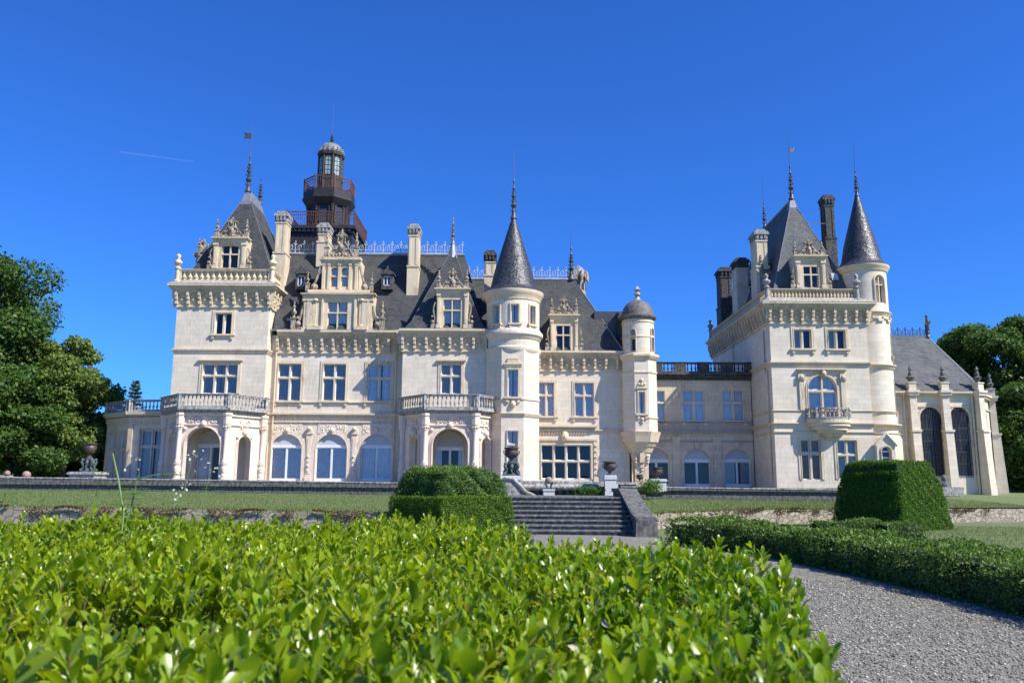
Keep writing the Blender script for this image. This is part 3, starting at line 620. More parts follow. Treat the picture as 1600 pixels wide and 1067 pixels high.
for xa, za_ in ((x0 + .42, zt - .4), (x1 - .45, zt - .9)): m = MB(); m.tube([(xa, Y - .12, ZB + .3), (xa, Y - .12, za_)], .055, 8); obj('drainpipe', m, TRIM, CH)

# main roof
yr = 62.4; zr = AZ(560, 398, yr); ye = Y - .45; ze = zt; xr = AX(738, 420, yr); xl = AX(442, 420, yr)
bk = 69.5; xR = xr + 1.6
roofm(CH, [[(x0 + .2, ye, ze), (x1 + 6, ye, ze), (xR - 2.2, yr, zr), (xl, yr, zr)], [(x0 + .2, bk, ze), (xl, yr, zr), (xR - 2.2, yr, zr), (x1 + 6, bk, ze)], [(x1 + 6, ye, ze), (x1 + 6, bk, ze), (xR - 2.2, yr, zr)], [(x0 + .2, ye, ze), (xl, yr, zr), (x0 + .2, bk, ze)]], name='main_roof')
sides(CH, LPx1, AX(982, 620, 60), 60.0, 70, ZB, AZ(900, 552, 60), STONE, left=False)
m = MB(); m.tube([(xl, yr, zr), (xR - 2.2, yr, zr)], .1, 6); m.box(x0, M1x1, -ye - .05, -ye + .12, ze - .06, ze + .05, WF); obj('lead_ridge', m, LEAD, CH)
cresting(CH, (xl + .2, yr), (xR - 2.4, yr), zr + .05, AZ(600, 378, yr) - zr, PALEL, .66)
# great two-tier dormer
dm = Y - .44
d1 = dormer(CH, dm, (473, 583), (459, 517), (511.5, 542.5), (472, 516), 430, 3.4, top=False, wings=False, cur='c')
F = Frame(0, dm); s0, s1, z0, z1 = F.rect(473, 583, 459, 517)
for ua, ub in ((484, 502), (557, 573)):
    m = MB(F); a, b_, c, d_ = F.rect(ua, ub, 467, 512); m.box(a - .16, a - .02, 0, .13, z0, z1 - .4); m.box(b_ + .02, b_ + .16, 0, .13, z0, z1 - .4)
    hh = Hole(a, b_, c, d_, True); ring(m, hh, .07, 0, .08); x, y, _ = F.w(hh.c, .08, 0); m.ball(x, y, d_ - .12, .2, 8, .7); m.box(a - .1, b_ + .1, 0, .3, z0 + .05, z0 + .3)
    m.ball(x, y, z0 + .36, .16, 6, .6); obj('niche', m, TRIM, d1)
for ua, sg in ((459, 1), (597, -1)):
    m = MB(F); a = F.px(ua, 500)[0]; pinnacle(m, a, 0, z0, AZ(ua, 470, dm), F, .16); b_ = s0 if sg > 0 else s1
    m.box(min(a, b_), max(a, b_), -.1, .05, z0, z0 + .3); m.tube([F.w(a + (b_ - a) * (.25 + .75 * t), 0, z0 + .35 + 1.5 * t ** 2) for t in [i / 6 for i in range(7)]], .09, 5); x, y, _ = F.w((a + b_) / 2, 0, 0); m.ball(x, y, z0 + .5, .22, 8); m.ball(x, y, z0 + .95, .13, 6); obj('side_scroll', m, AGED, d1)
Y2 = dm + .5; F = Frame(0, Y2); s0, s1, z0, z1 = F.rect(502.7, 560, 403, 452); m = MB(F)
ha = hole(F, 517, 527.6, 418, 448, True); hb = hole(F, 533, 544, 418, 448, True); wall(m, s0, s1, z0 - .6, z1, [ha, hb], depth=.3)
for a in (s0, s1): m.face([(a, 0, z0 - .6), (a, -4, z0 - .6), (a, -4, z1), (a, 0, z1)])
for a in (s0 + .15, ha.s0 - .14, (ha.s1 + hb.s0) / 2, hb.s1 + .14, s1 - .15): m.box(a - .09, a + .09, 0, .1, z0, z1 - .45); m.box(a - .12, a + .12, 0, .14, z1 - .58, z1 - .45)
m.box(s0 - .05, s1 + .05, -.1, .14, z1 - .45, z1 - .2); m.box(s0 - .18, s1 + .18, -.4, .28, z1 - .2, z1); m.box(s0 - .9, s1 + .9, -.4, .3, z0 - .3, z0 - .1)
d2 = obj('dormer', m, TRIM, CH); g = MB(F); pediment(g, F, s0 + .1, s1 - .1, z1, AZ(531, 358, Y2), -.3, -.05); obj('gable', g, AGED, d2)
for a, sg in ((s0, -1), (s1, 1)):
    g = MB(F); x, y, _ = F.w(a + sg * .5, 0, 0); g.ball(x, y, z0 + .15, .27, 8); g.tube([F.w(a + sg * (.1 + .5 * (1 - t)), 0, z0 + .3 + 1.5 * t ** 1.6) for t in [i / 6 for i in range(7)]], .09, 5); pinnacle(g, a + sg * 1.0, 0, z0 - .2, z0 + 1.3, F, .12); obj('side_scroll', g, AGED, d2)
r = MB(F); c = (s0 + s1) / 2; r.hull([(s0, -.3, z1), (c, -.3, z1 + 1.1), (s1, -.3, z1)], [(s0, -4.2, z1), (c, -4.2, z1 + 1.1), (s1, -4.2, z1)]); obj('dormer_roof', r, SLATE, d2)
sub_window(d2, F, ha, 1, (.55,), 'c'); sub_window(d2, F, hb, 1, (.55,), 'c')
# small slate dormers
def lucarne(u0, u1, v0, v1, Y):
    F = Frame(0, Y); s0, s1, z0, z1 = F.rect(u0, u1, v0, v1); w = s1 - s0; H_ = z1 - z0; m = MB(F); h = Hole(s0 + w * .24, s1 - w * .24, z0 + H_ * .16, z0 + H_ * .6)
    wall(m, s0 + w * .1, s1 - w * .1, z0, z0 + H_ * .68, [h], depth=.15)
    for a in (s0 + w * .1, s1 - w * .1): m.face([(a, 0, z0), (a, -2.2, z0), (a, -2.2, z0 + H_ * .68), (a, 0, z0 + H_ * .68)])
    m.extr([(s0, z0 + H_ * .66), (s1, z0 + H_ * .66), (s1, z0 + H_ * .72), ((s0 + s1) / 2, z0 + H_ * .93), (s0, z0 + H_ * .72)], -2.0, .12); m.flathe((s0 + s1) / 2, .05, [(.05, z0 + H_ * .9), (.1, z0 + H_ * .95), (.02, z0 + H_ * 1.03)], 6)
    d = obj('lucarne', m, DARKST, CH); f = MB(F); f.box(h.c - .03, h.c + .03, -.12, -.06, h.z0, h.z1); f.box(h.s0, h.s0 + .06, -.12, -.06, h.z0, h.z1); f.box(h.s1 - .06, h.s1, -.12, -.06, h.z0, h.z1); f.box(h.s0, h.s1, -.12, -.06, h.z0, h.z0 + .06); f.box(h.s0, h.s1, -.12, -.06, h.z1 - .06, h.z1); obj('window_frame', f, PAINT, d)
    p = MB(F); p.box(h.s0, h.s1, -.16, -.11, h.z0, h.z1); obj('pane', p, LEADED, d)
lucarne(460, 481, 415, 453, 60.2); lucarne(594, 616, 417, 452, 60.2)
# belvedere
def belvedere():
    Yb = 67.0; cx = AX(510.5, 400, Yb); W = lambda px: px / FPX * Yb * 1.02; z = lambda v: AZ(512, v, Yb - 1.5); m = MB(); rot = math.pi / 8
    S = math.cos(math.pi / 8)
    m.box(cx - W(49), cx + W(49), -Yb - W(49), -Yb + W(49), z(430), z(371), WF); m.box(cx - W(51), cx + W(51), -Yb - W(51), -Yb + W(51), z(371), z(367), WF); 
    for k in range(14):
        a = cx - W(48) + W(96) * (k + .5) / 14; m.box(a - .12, a + .12, -Yb + W(49), -Yb + W(53), z(369), z(364.5), WF)
    m.box(cx - W(54), cx + W(54), -Yb - W(54), -Yb + W(54), z(364.5), z(360), WF)
    m.lathe(cx, Yb, [(W(31) / S, z(360)), (W(31) / S, z(352)), (W(29.5) / S, z(351)), (W(29.5) / S, z(322)), (W(33) / S, z(319)), (W(39) / S, z(310)), (W(39) / S, z(307)), (W(28) / S, z(307))], 8, rot, False)
    m.lathe(cx, Yb, [(W(37.5) / S, z(307)), (W(38) / S, z(297)), (W(36.5) / S, z(296))], 8, rot, False)
    t = obj('belvedere', m, BROWN, CH)
    m = MB()
    for k in range(8):           # corner posts, panels, brackets
        a = rot + k * math.pi / 4; r = W(30) / S; x, y = cx + r * math.cos(a), Yb + r * math.sin(a); m.lathe(x, y, [(.11, z(352)), (.11, z(330)), (.15, z(329)), (.11, z(326)), (.18, z(320)), (.26, z(312))], 6)
        r2 = W(17.5) / S; x, y = cx + r2 * math.cos(a), Yb + r2 * math.sin(a); m.tube([(x, y, z(296)), (x, y, z(235))], .09, 5)
    m.lathe(cx, Yb, [(W(18) / S, z(296)), (W(17.8) / S, z(275)), (W(19.5) / S, z(274)), (W(17) / S, z(272)), (W(16.5) / S, z(238)), (W(20) / S, z(236)), (W(20.5) / S, z(232)), (W(18) / S, z(230))], 8, rot, False); obj('lantern', m, TIMB, t)
    g = MB(); q = MB()
    for k in range(8):
        a = k * math.pi / 4; f = Frame(cx + math.cos(a) * (W(17.3)), Yb + math.sin(a) * (W(17.3)), -math.sin(a), math.cos(a)); hh = Hole(-.24, .24, z(268), z(239), True); o = hh.outline()
        g.face([(p, .03, zz) for p, zz in o], f); ring(q, hh, .06, 0, .07, f)
        for zz in (.25, .5, .75): q.box(-.24, .24, .03, .05, hh.z0 + (hh.z1 - hh.z0) * zz - .015, hh.z0 + (hh.z1 - hh.z0) * zz + .015, f)
        q.box(-.015, .015, .03, .05, hh.z0, hh.z1, f)
    obj('pane', g, simple('lantern glass', (.30, .36, .36), .15, 0, 3, .3), t); obj('window_frame', q, TIMB, t)
    m = MB(); q = MB()
    for k in range(8):           # flat dark arches on the drum, painting the shade of its openings
        a = k * math.pi / 4; f = Frame(cx + math.cos(a) * W(29.7), Yb + math.sin(a) * W(29.7), -math.sin(a), math.cos(a)); hh = Hole(-.36, .36, z(347), z(318), True); m.face([(p, .02, zz) for p, zz in hh.outline()], f); ring(q, hh, .12, 0, .12, f); q.box(-.12, .12, 0, .18, hh.z1, hh.z1 + .2, f)
    obj('opening', m, DARKR, t); obj('opening_surround', q, BROWN, t)
    m = MB(); m.lathe(cx, Yb, [(W(18), z(230)), (W(18.2), z(226)), (W(16.5), z(221)), (W(12), z(217)), (W(5), z(214.5)), (W(3), z(213))], 16)
    for k in range(16):
        a = k * math.pi / 8; r = W(18.2); x, y = cx + r * math.cos(a), Yb + r * math.sin(a); m.lathe(x, y, [(.14, z(231)), (.17, z(228)), (.06, z(225.5)), (.09, z(224.5)), (.01, z(222.5))], 6); m.tube([(cx + W(17.8) * math.cos(a), Yb + W(17.8) * math.sin(a), z(225)), (cx + W(12) * math.cos(a), Yb + W(12) * math.sin(a), z(216.8)), (cx, Yb, z(213.5))], .05, 4)
    obj('dome', m, simple('zinc dome', (.20, .20, .19), .6, .1, 8, .5), t); m = MB(); finial(m, cx, Yb, z(214), z(197), z(152), .2); obj('finial', m, DLEAD, t)
    def rail(pts, z0, z1):       # iron railing round a deck
        m = MB(); k = len(pts)
        for j in range(k):
            f = between(pts[j], pts[(j + 1) % k]); L = f.L; m.box(0, L, -.03, .03, z1 - .07, z1, f); m.box(0, L, -.02, .02, z0 + .08, z0 + .12, f); m.box(0, L, -.02, .02, z1 - .32, z1 - .28, f); m.box(-.04, .04, -.04, .04, z0, z1 + .16, f)
            c = max(2, int(L / .17))
            for i in range(c):
                a = L * (i + .5) / c; m.box(a - .018, a + .018, -.012, .012, z0, z1, f)
                if i % 2 == 0: m.tube([f.w(a - .05, 0, z0 + (z1 - z0) * .35), f.w(a + .17, 0, z0 + (z1 - z0) * .6)], .016, 3)
        return obj('railing', m, IRON, t)
    r = W(52); rail([(cx - r, Yb - r), (cx + r, Yb - r), (cx + r, Yb + r), (cx - r, Yb + r)], z(360), z(338))
    r = W(37) / S; rail([(cx + r * math.cos(rot + k * math.pi / 4), Yb + r * math.sin(rot + k * math.pi / 4)) for k in range(8)], z(296), z(277))
belvedere()
for (u, v0, v1, vm, w, Yc) in ((442, 330, 470, 397, 19, 61.0), (508, 348, 420, 380, 18, 62.3), (647.5, 350, 470, 418, 17.5, 61.1)):
    k = Yc / FPX; chimney(CH, AX(u, (v0 + vm) / 2, Yc), Yc + .0, w * k, 1.25, AZ(u, v1, Yc), AZ(u, v0, Yc - .5), AZ(u, vm, Yc - .5))

# ---- centre pavilion
Y = 57.9; F = Frame(0, Y); x0, x1 = AX(628, 600, Y), AX(800, 600, Y); zt, zc0 = AZ(690, 516, Y), AZ(690, 550, Y)
h1 = hole(F, 689, 720.7, 568.7, 615); h3 = Hole(AX(703, 700, Y) - .95, AX(703, 700, Y) + .95, ZB + .02, AZ(703, 677, Y), True)
m = MB(F); wall(m, x0, x1, ZB, zt - .2, [h1, h3]); wall(m, 0, 1.6, ZB, zt - .2, F=Frame(x0, Y + 1.6, 0, -1)); obj('wall', m, STONE, CH)
window(CH, F, h1, 2, (.6,), .11, .2, False, True, 'full', cm=CURTD); window(CH, F, h3, door=True, trans=(.72,), sill=False, cur='sides')
cornice(CH, F, x0, x1 - 1.9, zt, zc0, .81, .25); cornice(CH, Frame(x0, Y + 1.4, 0, -1), 0, 1.4, zt, zc0, .7)
b = MB(F); band(b, x0, x1, AZ(690, 641, Y), .3, .16, e=.1); obj('string_course', b, TRIM, CH)
ap = (AX(707.5, 388, 60.4), 60.4, AZ(707.5, 388, 60.4)); a0, a1 = AX(632, 512, Y), AX(757, 512, Y) + .2; yk = 62.2; bp_ = (ap[0], 62.4, ap[2] + .1)
ef = .55; c0, c1, cz = a0 + ef, a1 - ef, zt + .75; yq = Y - .4 + ef * .75
roofm(CH, [[(a0, Y - .4, zt), (a1, Y - .4, zt), (c1, yq, cz), (c0, yq, cz)], [(c0, yq, cz), (a0, Y - .4, zt), (a0, yk, zt), (c0, yk, cz)], [(a1, Y - .4, zt), (c1, yq, cz), (c1, yk, cz), (a1, yk, zt)]], name='roof_eave')
a0_, a1_, Ys, zs_ = a0, a1, Y, zt; a0, a1, Y, zt = c0, c1, yq + .4, cz
roofm(CH, [[(a0, Y - .4, zt), (a1, Y - .4, zt), ap], [(a1, Y - .4, zt), (a1, yk, zt), bp_, ap], [(a0, Y - .4, zt), ap, bp_, (a0, yk, zt)], [(a0, yk, zt), bp_, (a1, yk, zt)]], name='pavilion_roof')
m = MB()
for q in ((a0, Y - .4, zt), (a1, Y - .4, zt)): m.tube([q, ap], .014, 6)
a0, a1, Y, zt = a0_, a1_, Ys, zs_
m.lathe(ap[0], ap[1], [(.38, ap[2] - .8), (.16, ap[2] + .3), (.1, ap[2] + .5)], 8); m.box(a0 - .1, a1, -Y + .3, -Y + .5, zt - .05, zt + .06, WF); obj('lead_ridge', m, LEAD, CH)
m = MB(); finial(m, ap[0], ap[1], ap[2] + .3, AZ(709, 340, 60.4), 0, .22); obj('finial', m, LEAD, CH)
dormer(CH, Y - .42, (682, 731), (451, 512.5), (692.6, 720), (468, 512), 419, 3.2, cur='c')
k = 61 / FPX; chimney(CH, AX(766, 420, 61), 61, 17.5 * k, 1.2, AZ(766, 470, 61), AZ(766, 391, 60.5), AZ(766, 432, 60.5), SHADE)

# ---- right-hand range and its lower roof
Y = 60.0; F = Frame(0, Y); x0, x1 = AX(830, 620, Y), AX(982, 620, Y); zt, zc0 = AZ(905, 550, Y), AZ(905, 581, Y)
H = [hole(F, 841, 866, 597.5, 650), hole(F, 898, 928, 598, 650.5)]; g_ = hole(F, 846, 923.6, 695, 748)
m = MB(F); wall(m, x0, x1, ZB, zt - .2, H + [g_]); obj('wall', m, STONE, CH)
for h in H: window(CH, F, h, 2, (.62,), .11, .18, True, cur='full')
window(CH, F, g_, 4, (.52,), .10, .12, False, cur=None)
cornice(CH, F, x0 + .6, x1, zt, zc0, .79)
b = MB(F); band(b, x0, x1, AZ(905, 671, Y), .22, .14); a = g_.s1 + .35
b.box(x0, a + .1, 0, .3, AZ(880, 666, Y) - .06, AZ(880, 664.5, Y)); b.box(x0, a + .1, 0, .12, AZ(880, 688, Y), AZ(880, 685, Y)); obj('string_course', b, TRIM, CH)
m = MB(F); m.box(a - .16, a + .16, 0, .09, ZB, AZ(935, 688, Y)); x, y, _ = F.w(g_.c - .1, .15, 0); m.ball(x, y, AZ(885, 682, Y), .28, 8, 1.4)
for k in range(18): xx, yy, _ = F.w(x0 + .5 + k * .2, .02, 0); m.ball(xx, yy, AZ(880, 677, Y), .09, 6)
for k in range(6): xx, yy, _ = F.w(a, .1, 0); m.ball(xx, yy, ZB + .9 + k * .4, .08, 6)
obj('carved_frieze', m, TRIM, CH)
yr = 63.4; zr = AZ(860, 437.5, yr); xa, xb = AX(725, 437, yr), AX(897, 438, yr); ze = zt; xe, ye = AX(975, 552, 59.6), 59.6
roofm(CH, [[(xa, ye, ze), (xe, ye, ze), (xb, yr, zr), (xa, yr, zr)], [(xe, ye, ze), (xe, 70.4, ze), (xb, yr, zr)], [(xa, 70.4, ze), (xa, yr, zr), (xb, yr, zr), (xe, 70.4, ze)]], name='main_roof')
m = MB(); m.tube([(xa, yr, zr), (xb, yr, zr), (xe, ye, ze)], .045, 6); m.box(x0, x1, -ye - .05, -ye + .12, ze - .06, ze + .05, WF); obj('lead_ridge', m, LEAD, CH)
cresting(CH, (xa + .4, yr), (xb, yr), zr + .05, AZ(860, 418, yr) - zr, PALEL, .62)
m = MB(); z_ = AZ(940, 496, 62); zz = AZ(955, 494, 63); m.box(AX(925, 496, 63), AX(980, 496, 63), -67, -61.2, ze - .2, zz, WF); obj('flat_roof', m, DLEAD, CH)
dormer(CH, Y - .42, (860, 903), (492, 548.5), (869, 891.5), (508.7, 547.5), 463, 3.0)
# stair turret peeping over the roof
Yt = 68.0; cx = AX(903, 440, Yt); w = 15 / FPX * Yt; z = lambda v: AZ(903, v, Yt)
m = MB(); m.lathe(cx, Yt, [(w * .85, z(500)), (w * .85, z(437)), (w * 1.05, z(435)), (w * 1.1, z(431.5)), (w * .9, z(431))], 10, 0, False)
for k in range(10):
    a = k * math.pi / 5; m.lathe(cx + w * math.cos(a), Yt + w * math.sin(a), [(.13, z(440)), (.16, z(431)), (.07, z(429)), (.1, z(427)), (.01, z(424))], 6)
t = obj('stair_turret', m, AGED, CH)
m = MB()
for k in range(10):
    a = (k + .5) * math.pi / 5; f = Frame(cx + w * .815 * math.cos(a), Yt + w * .815 * math.sin(a), -math.sin(a), math.cos(a)); m.face([(p, .01, q) for p, q in Hole(-.13, .13, z(455), z(443), True).outline()], f)  # flat dark arches laid on the turret, painting the shade inside openings
obj('opening', m, DARKR, t); m = MB(); m.lathe(cx, Yt, [(w * .95, z(431)), (w * .9, z(426)), (w * .6, z(420)), (w * .2, z(416)), (.1, z(415))], 12); obj('dome', m, LEAD, t)
cx = AX(892.5, 420, 63.4); m = MB(); finial(m, cx, 63.4, AZ(892, 437, 63.4), AZ(892, 386, 63.4), AZ(892, 358, 63.4), .3); obj('finial', m, DLEAD, CH)

# ---- octagonal shafts with round tops: shared maker
def octa(cx, cy, ap, zs, mat, holes_front=(), holes_right=(), holes_left=()):
    """eight sided shaft, one face to the garden; returns its garden-facing frames"""
    Rr = ap / math.cos(math.pi / 8); P = [(cx + Rr * math.cos(R(-112.5 + 45 * k)), cy + Rr * math.sin(R(-112.5 + 45 * k))) for k in range(8)]; m = MB(); Fs = []
    for k in range(8):
        f = between(P[k], P[(k + 1) % 8]); Fs.append(f); wall(m, 0, f.L, zs[0], zs[1], {0: holes_front, 1: holes_right, 7: holes_left}.get(k, ()), F=f)
    return m, Fs, P
def ring_profile(cx, cy, prof, seg=8, rot=None, mat=None, par=None, name='moulding'):
    S = math.cos(math.pi / 8) if seg == 8 else 1
    for p in prof: m = MB(); m.lathe(cx, cy, [(r / S, z) for r, z in p], seg, (math.pi / 8 if seg == 8 else 0), seg > 8); obj(name, m, mat or TRIM, par)
def round_wall(cx, cy, r, z0, z1, holes, seg=64, taper=0, depth=.3):
    """curved wall; holes given as (angle, half width, z0, z1, arch)"""
    m = MB(); hs = [Hole((a - hw / r) * r, (a + hw / r) * r, b, t, ar) for a, hw, b, t, ar in holes]
    bp = {-math.pi * r + 2 * math.pi * r * k / seg for k in range(seg + 1)}
    for h in hs:
        bp |= {h.s0, h.s1}
        if h.arch: bp |= {h.c - h.w / 2 * math.cos(math.pi * k / 10) for k in range(11)}
    bp = sorted(bp); P = lambda a, n, z: (cx + (r + n) * math.sin(a / r), cy - (r + n) * math.cos(a / r), z)
    def q(pts, sm=True): i = len(m.v); m.v += [P(*p) for p in pts]; m.f.append(tuple(range(i, i + len(pts)))); m.sm.append(sm)
    for a, b in zip(bp, bp[1:]):
        if b - a < 1e-5: continue
        mid = (a + b) / 2; la = lb = z0
        for h in sorted((h for h in hs if h.s0 < mid < h.s1), key=lambda h: h.z0): q([(a, 0, la), (b, 0, lb), (b, 0, h.z0), (a, 0, h.z0)]); la, lb = h.top(a), h.top(b)
        q([(a, 0, la), (b, 0, lb), (b, 0, z1), (a, 0, z1)])
    for h in hs:
        o = h.outline()
        for (a, za), (b, zb_) in zip(o, o[1:] + o[:1]): q([(a, 0, za), (b, 0, zb_), (b, -depth, zb_), (a, -depth, za)], False)
    return m, [(h, Frame(cx + (r) * math.sin(h.c / r), cy - (r) * math.cos(h.c / r), math.cos(h.c / r), math.sin(h.c / r))) for h in hs]

# ---- round tower beside the centre pavilion
cx, cy, ap = AX(801, 600, 58.4), 58.4, 1.86; zo0, zo1 = ZB, AZ(801, 543, cy - 1.9); Fq = Frame(0, cy - ap)
def rel(F, h, c): return Hole(h.s0 - c, h.s1 - c, h.z0, h.z1, h.arch)
L8 = 2 * ap * math.tan(math.pi / 8); hA, hB = hole(Fq, 797, 813, 577, 620), hole(Fq, 797, 812.5, 673, 736)
hs = [Hole(L8 / 2 - .33, L8 / 2 + .38, h.z0, h.z1) for h in (hA, hB)]
m, Fs, P = octa(cx, cy, ap, (zo0, zo1), STONE, hs); T = obj('tower_shaft', m, STONE, CH)
window(CH, Fs[0], hs[0], 1, (), .1, .15, True, cur='full'); window(CH, Fs[0], hs[1], 1, (.66,), .1, .06, False, cur='full')
m = MB(Fs[0]); h = hs[0]
m.box(h.s0 - .28, h.s1 + .28, 0, .14, h.z1 + .32, h.z1 + .42); m.box(h.s0 - .24, h.s1 + .24, 0, .09, h.z1 + .18, h.z1 + .32); m.extr([(h.s0 - .1, h.z1 + .42), (h.s1 + .1, h.z1 + .42), (h.s1, h.z1 + .7), (h.s0, h.z1 + .7)], 0, .1)
m.box(h.s0 - .02, h.s1 + .02, 0, .12, h.z1 + .7, h.z1 + .78); x, y, _ = Fs[0].w(h.c, .05, 0); m.ball(x, y, h.z0 - .5, .2, 8, 1.3)
for sg in (-1, 1): x, y, _ = Fs[0].w(h.c + sg * .35, .03, 0); m.ball(x, y, h.z0 - .35, .12, 6)
obj('carved_ornament', m, TRIM, CH)
za, zb_ = AZ(801, 645, cy - ap), AZ(801, 622, cy - ap)
ring_profile(cx, cy, [[(ap - .02, za - .25), (ap + .05, za - .25), (ap + .15, za - .05), (ap + .15, za), (ap - .02, za)], [(ap - .02, zb_ - .1), (ap + .06, zb_ - .1), (ap + .06, zb_), (ap - .02, zb_)], [(ap - .02, ZB), (ap + .08, ZB), (ap + .08, ZB + .4), (ap - .02, ZB + .45)]], par=CH)
rr = 1.9; zk = lambda v: AZ(801, v, cy - rr)
ring_profile(cx, cy, [[(ap - .1, zk(556)), (rr - .06, zk(551)), (rr + .08, zk(547)), (rr + .12, zk(544)), (rr + .12, zk(541)), (rr - .01, zk(539)), (rr, zk(538)), (rr, zk(528.5)), (rr + .08, zk(527)), (rr + .12, zk(523)), (rr + .24, zk(521)), (rr + .24, zk(516)), (rr + .12, zk(513)), (rr + .06, zk(511)), (rr - .05, zk(510))]], 40, par=CH, mat=STONE)
m, hf = round_wall(cx, cy, rr, zk(512), zk(462), [(R(a), .28, zk(504.5), zk(475), False) for a in (-38, 4, 46)]); DR = obj('tower_drum', m, STONE, CH)
for h, f in hf: hh = Hole(-.28, .28, h.z0, h.z1); f2 = f.off(-.03); window(CH, f2, hh, 1, (), 0, .10, True, cur='full')
ring_profile(cx, cy, [[(rr - .05, zk(468)), (rr + .06, zk(466)), (rr + .08, zk(462)), (rr + .2, zk(458)), (rr + .3, zk(454)), (rr + .3, zk(451)), (rr - .1, zk(449))]], 40, par=CH)
def cone(cx, cy, r, z0, z1, flare=.12):
    H_ = z1 - z0; return MB().lathe(cx, cy, [(r * (1 + flare), z0 - .02), (r * 1.0, z0 + H_ * .022), (r * .89, z0 + H_ * .055), (r * .83, z0 + H_ * .10)] + [(r * .83 * (1 - (t - .1) / .9) + .09, z0 + H_ * t) for t in (.3, .5, .7, .9, 1)], 48)
m = cone(cx, cy, rr + .05, zk(451), AZ(801, 338, cy)); obj('conical_roof', m, FISH, CH)
m = MB(); finial(m, cx, cy, AZ(801, 342, cy), AZ(801, 280, cy), AZ(801, 238, cy), .28); obj('finial', m, DLEAD, CH)

# ---- corbelled turret at the end of the range
cy = 59.8; cx = AX(998.5, 600, cy); ap = 1.2; zk = lambda v: AZ(1000, v, cy - ap); L8 = 2 * ap * math.tan(math.pi / 8)
hs = [Hole(L8 / 2 - .22, L8 / 2 + .22, zk(646), zk(612))]
m, Fs, P = octa(cx, cy, ap, (zk(686), zk(555)), STONE, hs); obj('turret_shaft', m, STONE, CH); window(CH, Fs[0], hs[0], 1, (), 0, .12, True, cur='full')
m = MB(Fs[0]); c = L8 / 2
for a, z_, r in ((c, 594, .13), (c - .2, 600, .1), (c + .2, 600, .1), (c, 601, .1), (c, 655, .13), (c - .2, 651, .09), (c + .2, 651, .09), (c, 660, .09)): x, y, _ = Fs[0].w(a, .03, 0); m.ball(x, y, zk(z_), r, 8)
m.box(c - .38, c + .38, 0, .12, zk(607), zk(605)); obj('carved_ornament', m, TRIM, CH)
ring_profile(cx, cy, [[(ap - .02, zk(563)), (ap + .1, zk(560)), (ap + .22, zk(556)), (ap + .22, zk(553)), (.9, zk(549))], [(ap, zk(583)), (ap + .05, zk(582)), (ap + .05, zk(580)), (ap, zk(579))], [(ap - .02, zk(654)), (ap + .06, zk(653)), (ap + .06, zk(651)), (ap, zk(650))]], par=CH)
m = MB()
for a, b_, r0, r1 in ((674, 681, .12, .22), (681, 690, .02, .12), (690, 697, -.2, -.04), (697, 706, -.42, -.26), (706, 720, -.62, -.5)): m.lathe(cx, cy, [((ap + r0) / math.cos(R(22.5)), zk(b_)), ((ap + r1) / math.cos(R(22.5)), zk(a))], 8, math.pi / 8, False)
m.box(cx - .48, cx + .48, -cy - .5, -cy + .55, ZB, zk(716), WF)
for sg in (-1, 1):
    for k in range(3): m.ball(cx + sg * .42, cy - .6, zk(712 + 5 * k), .14 - .02 * k, 6)
m.box(cx - .16, cx + .16, -cy + .5, -cy + .78, zk(722), zk(690), WF); m.box(cx - .12, cx + .12, -cy + .5, -cy + .68, zk(730), zk(722), WF); m.ball(cx, cy - .58, zk(734), .1, 6); obj('corbel', m, TRIM, CH)
rr = 1.16; m, hf = round_wall(cx, cy, rr, zk(553), zk(492), [(R(-28), .2, zk(548), zk(514), True), (R(52), .2, zk(548), zk(511), True)], 48); obj('turret_drum', m, STONE, CH)
for h, f in hf: window(CH, f.off(-.02), Hole(-.2, .2, h.z0, h.z1, True), 1, (.6,), .0, .07, False, cur=None)
ring_profile(cx, cy, [[(rr, zk(503)), (rr + .05, zk(502)), (rr + .05, zk(500)), (rr, zk(499))], [(rr, zk(526)), (rr + .04, zk(525.5)), (rr + .04, zk(523)), (rr, zk(522))]], 32, par=CH)
m = MB(); m.lathe(cx, cy, [(rr + .02, zk(497)), (rr + .2, zk(494)), (rr + .22, zk(491.5)), (rr + .04, zk(490)), (rr, zk(485)), (rr * .9, zk(477)), (rr * .7, zk(470)), (rr * .4, zk(465.5)), (.22, zk(463.5))], 32); obj('dome', m, simple('stone slate dome', (.115, .11, .105), .7, 0, 4, .5, .3), CH)
m = MB(); m.lathe(cx, cy, [(.34, zk(465)), (.2, zk(461)), (.12, zk(458)), (.24, zk(455)), (.2, zk(452.5)), (.1, zk(451)), (.24, zk(447)), (.12, zk(444)), (.02, zk(441))], 10); obj('finial', m, GREY, CH)
m = MB(); m.box(AX(964, 490, 61), AX(976, 490, 61), -61.8, -60.8, zk(560), zk(478), WF); obj('chimney', m, DARKST, CH)

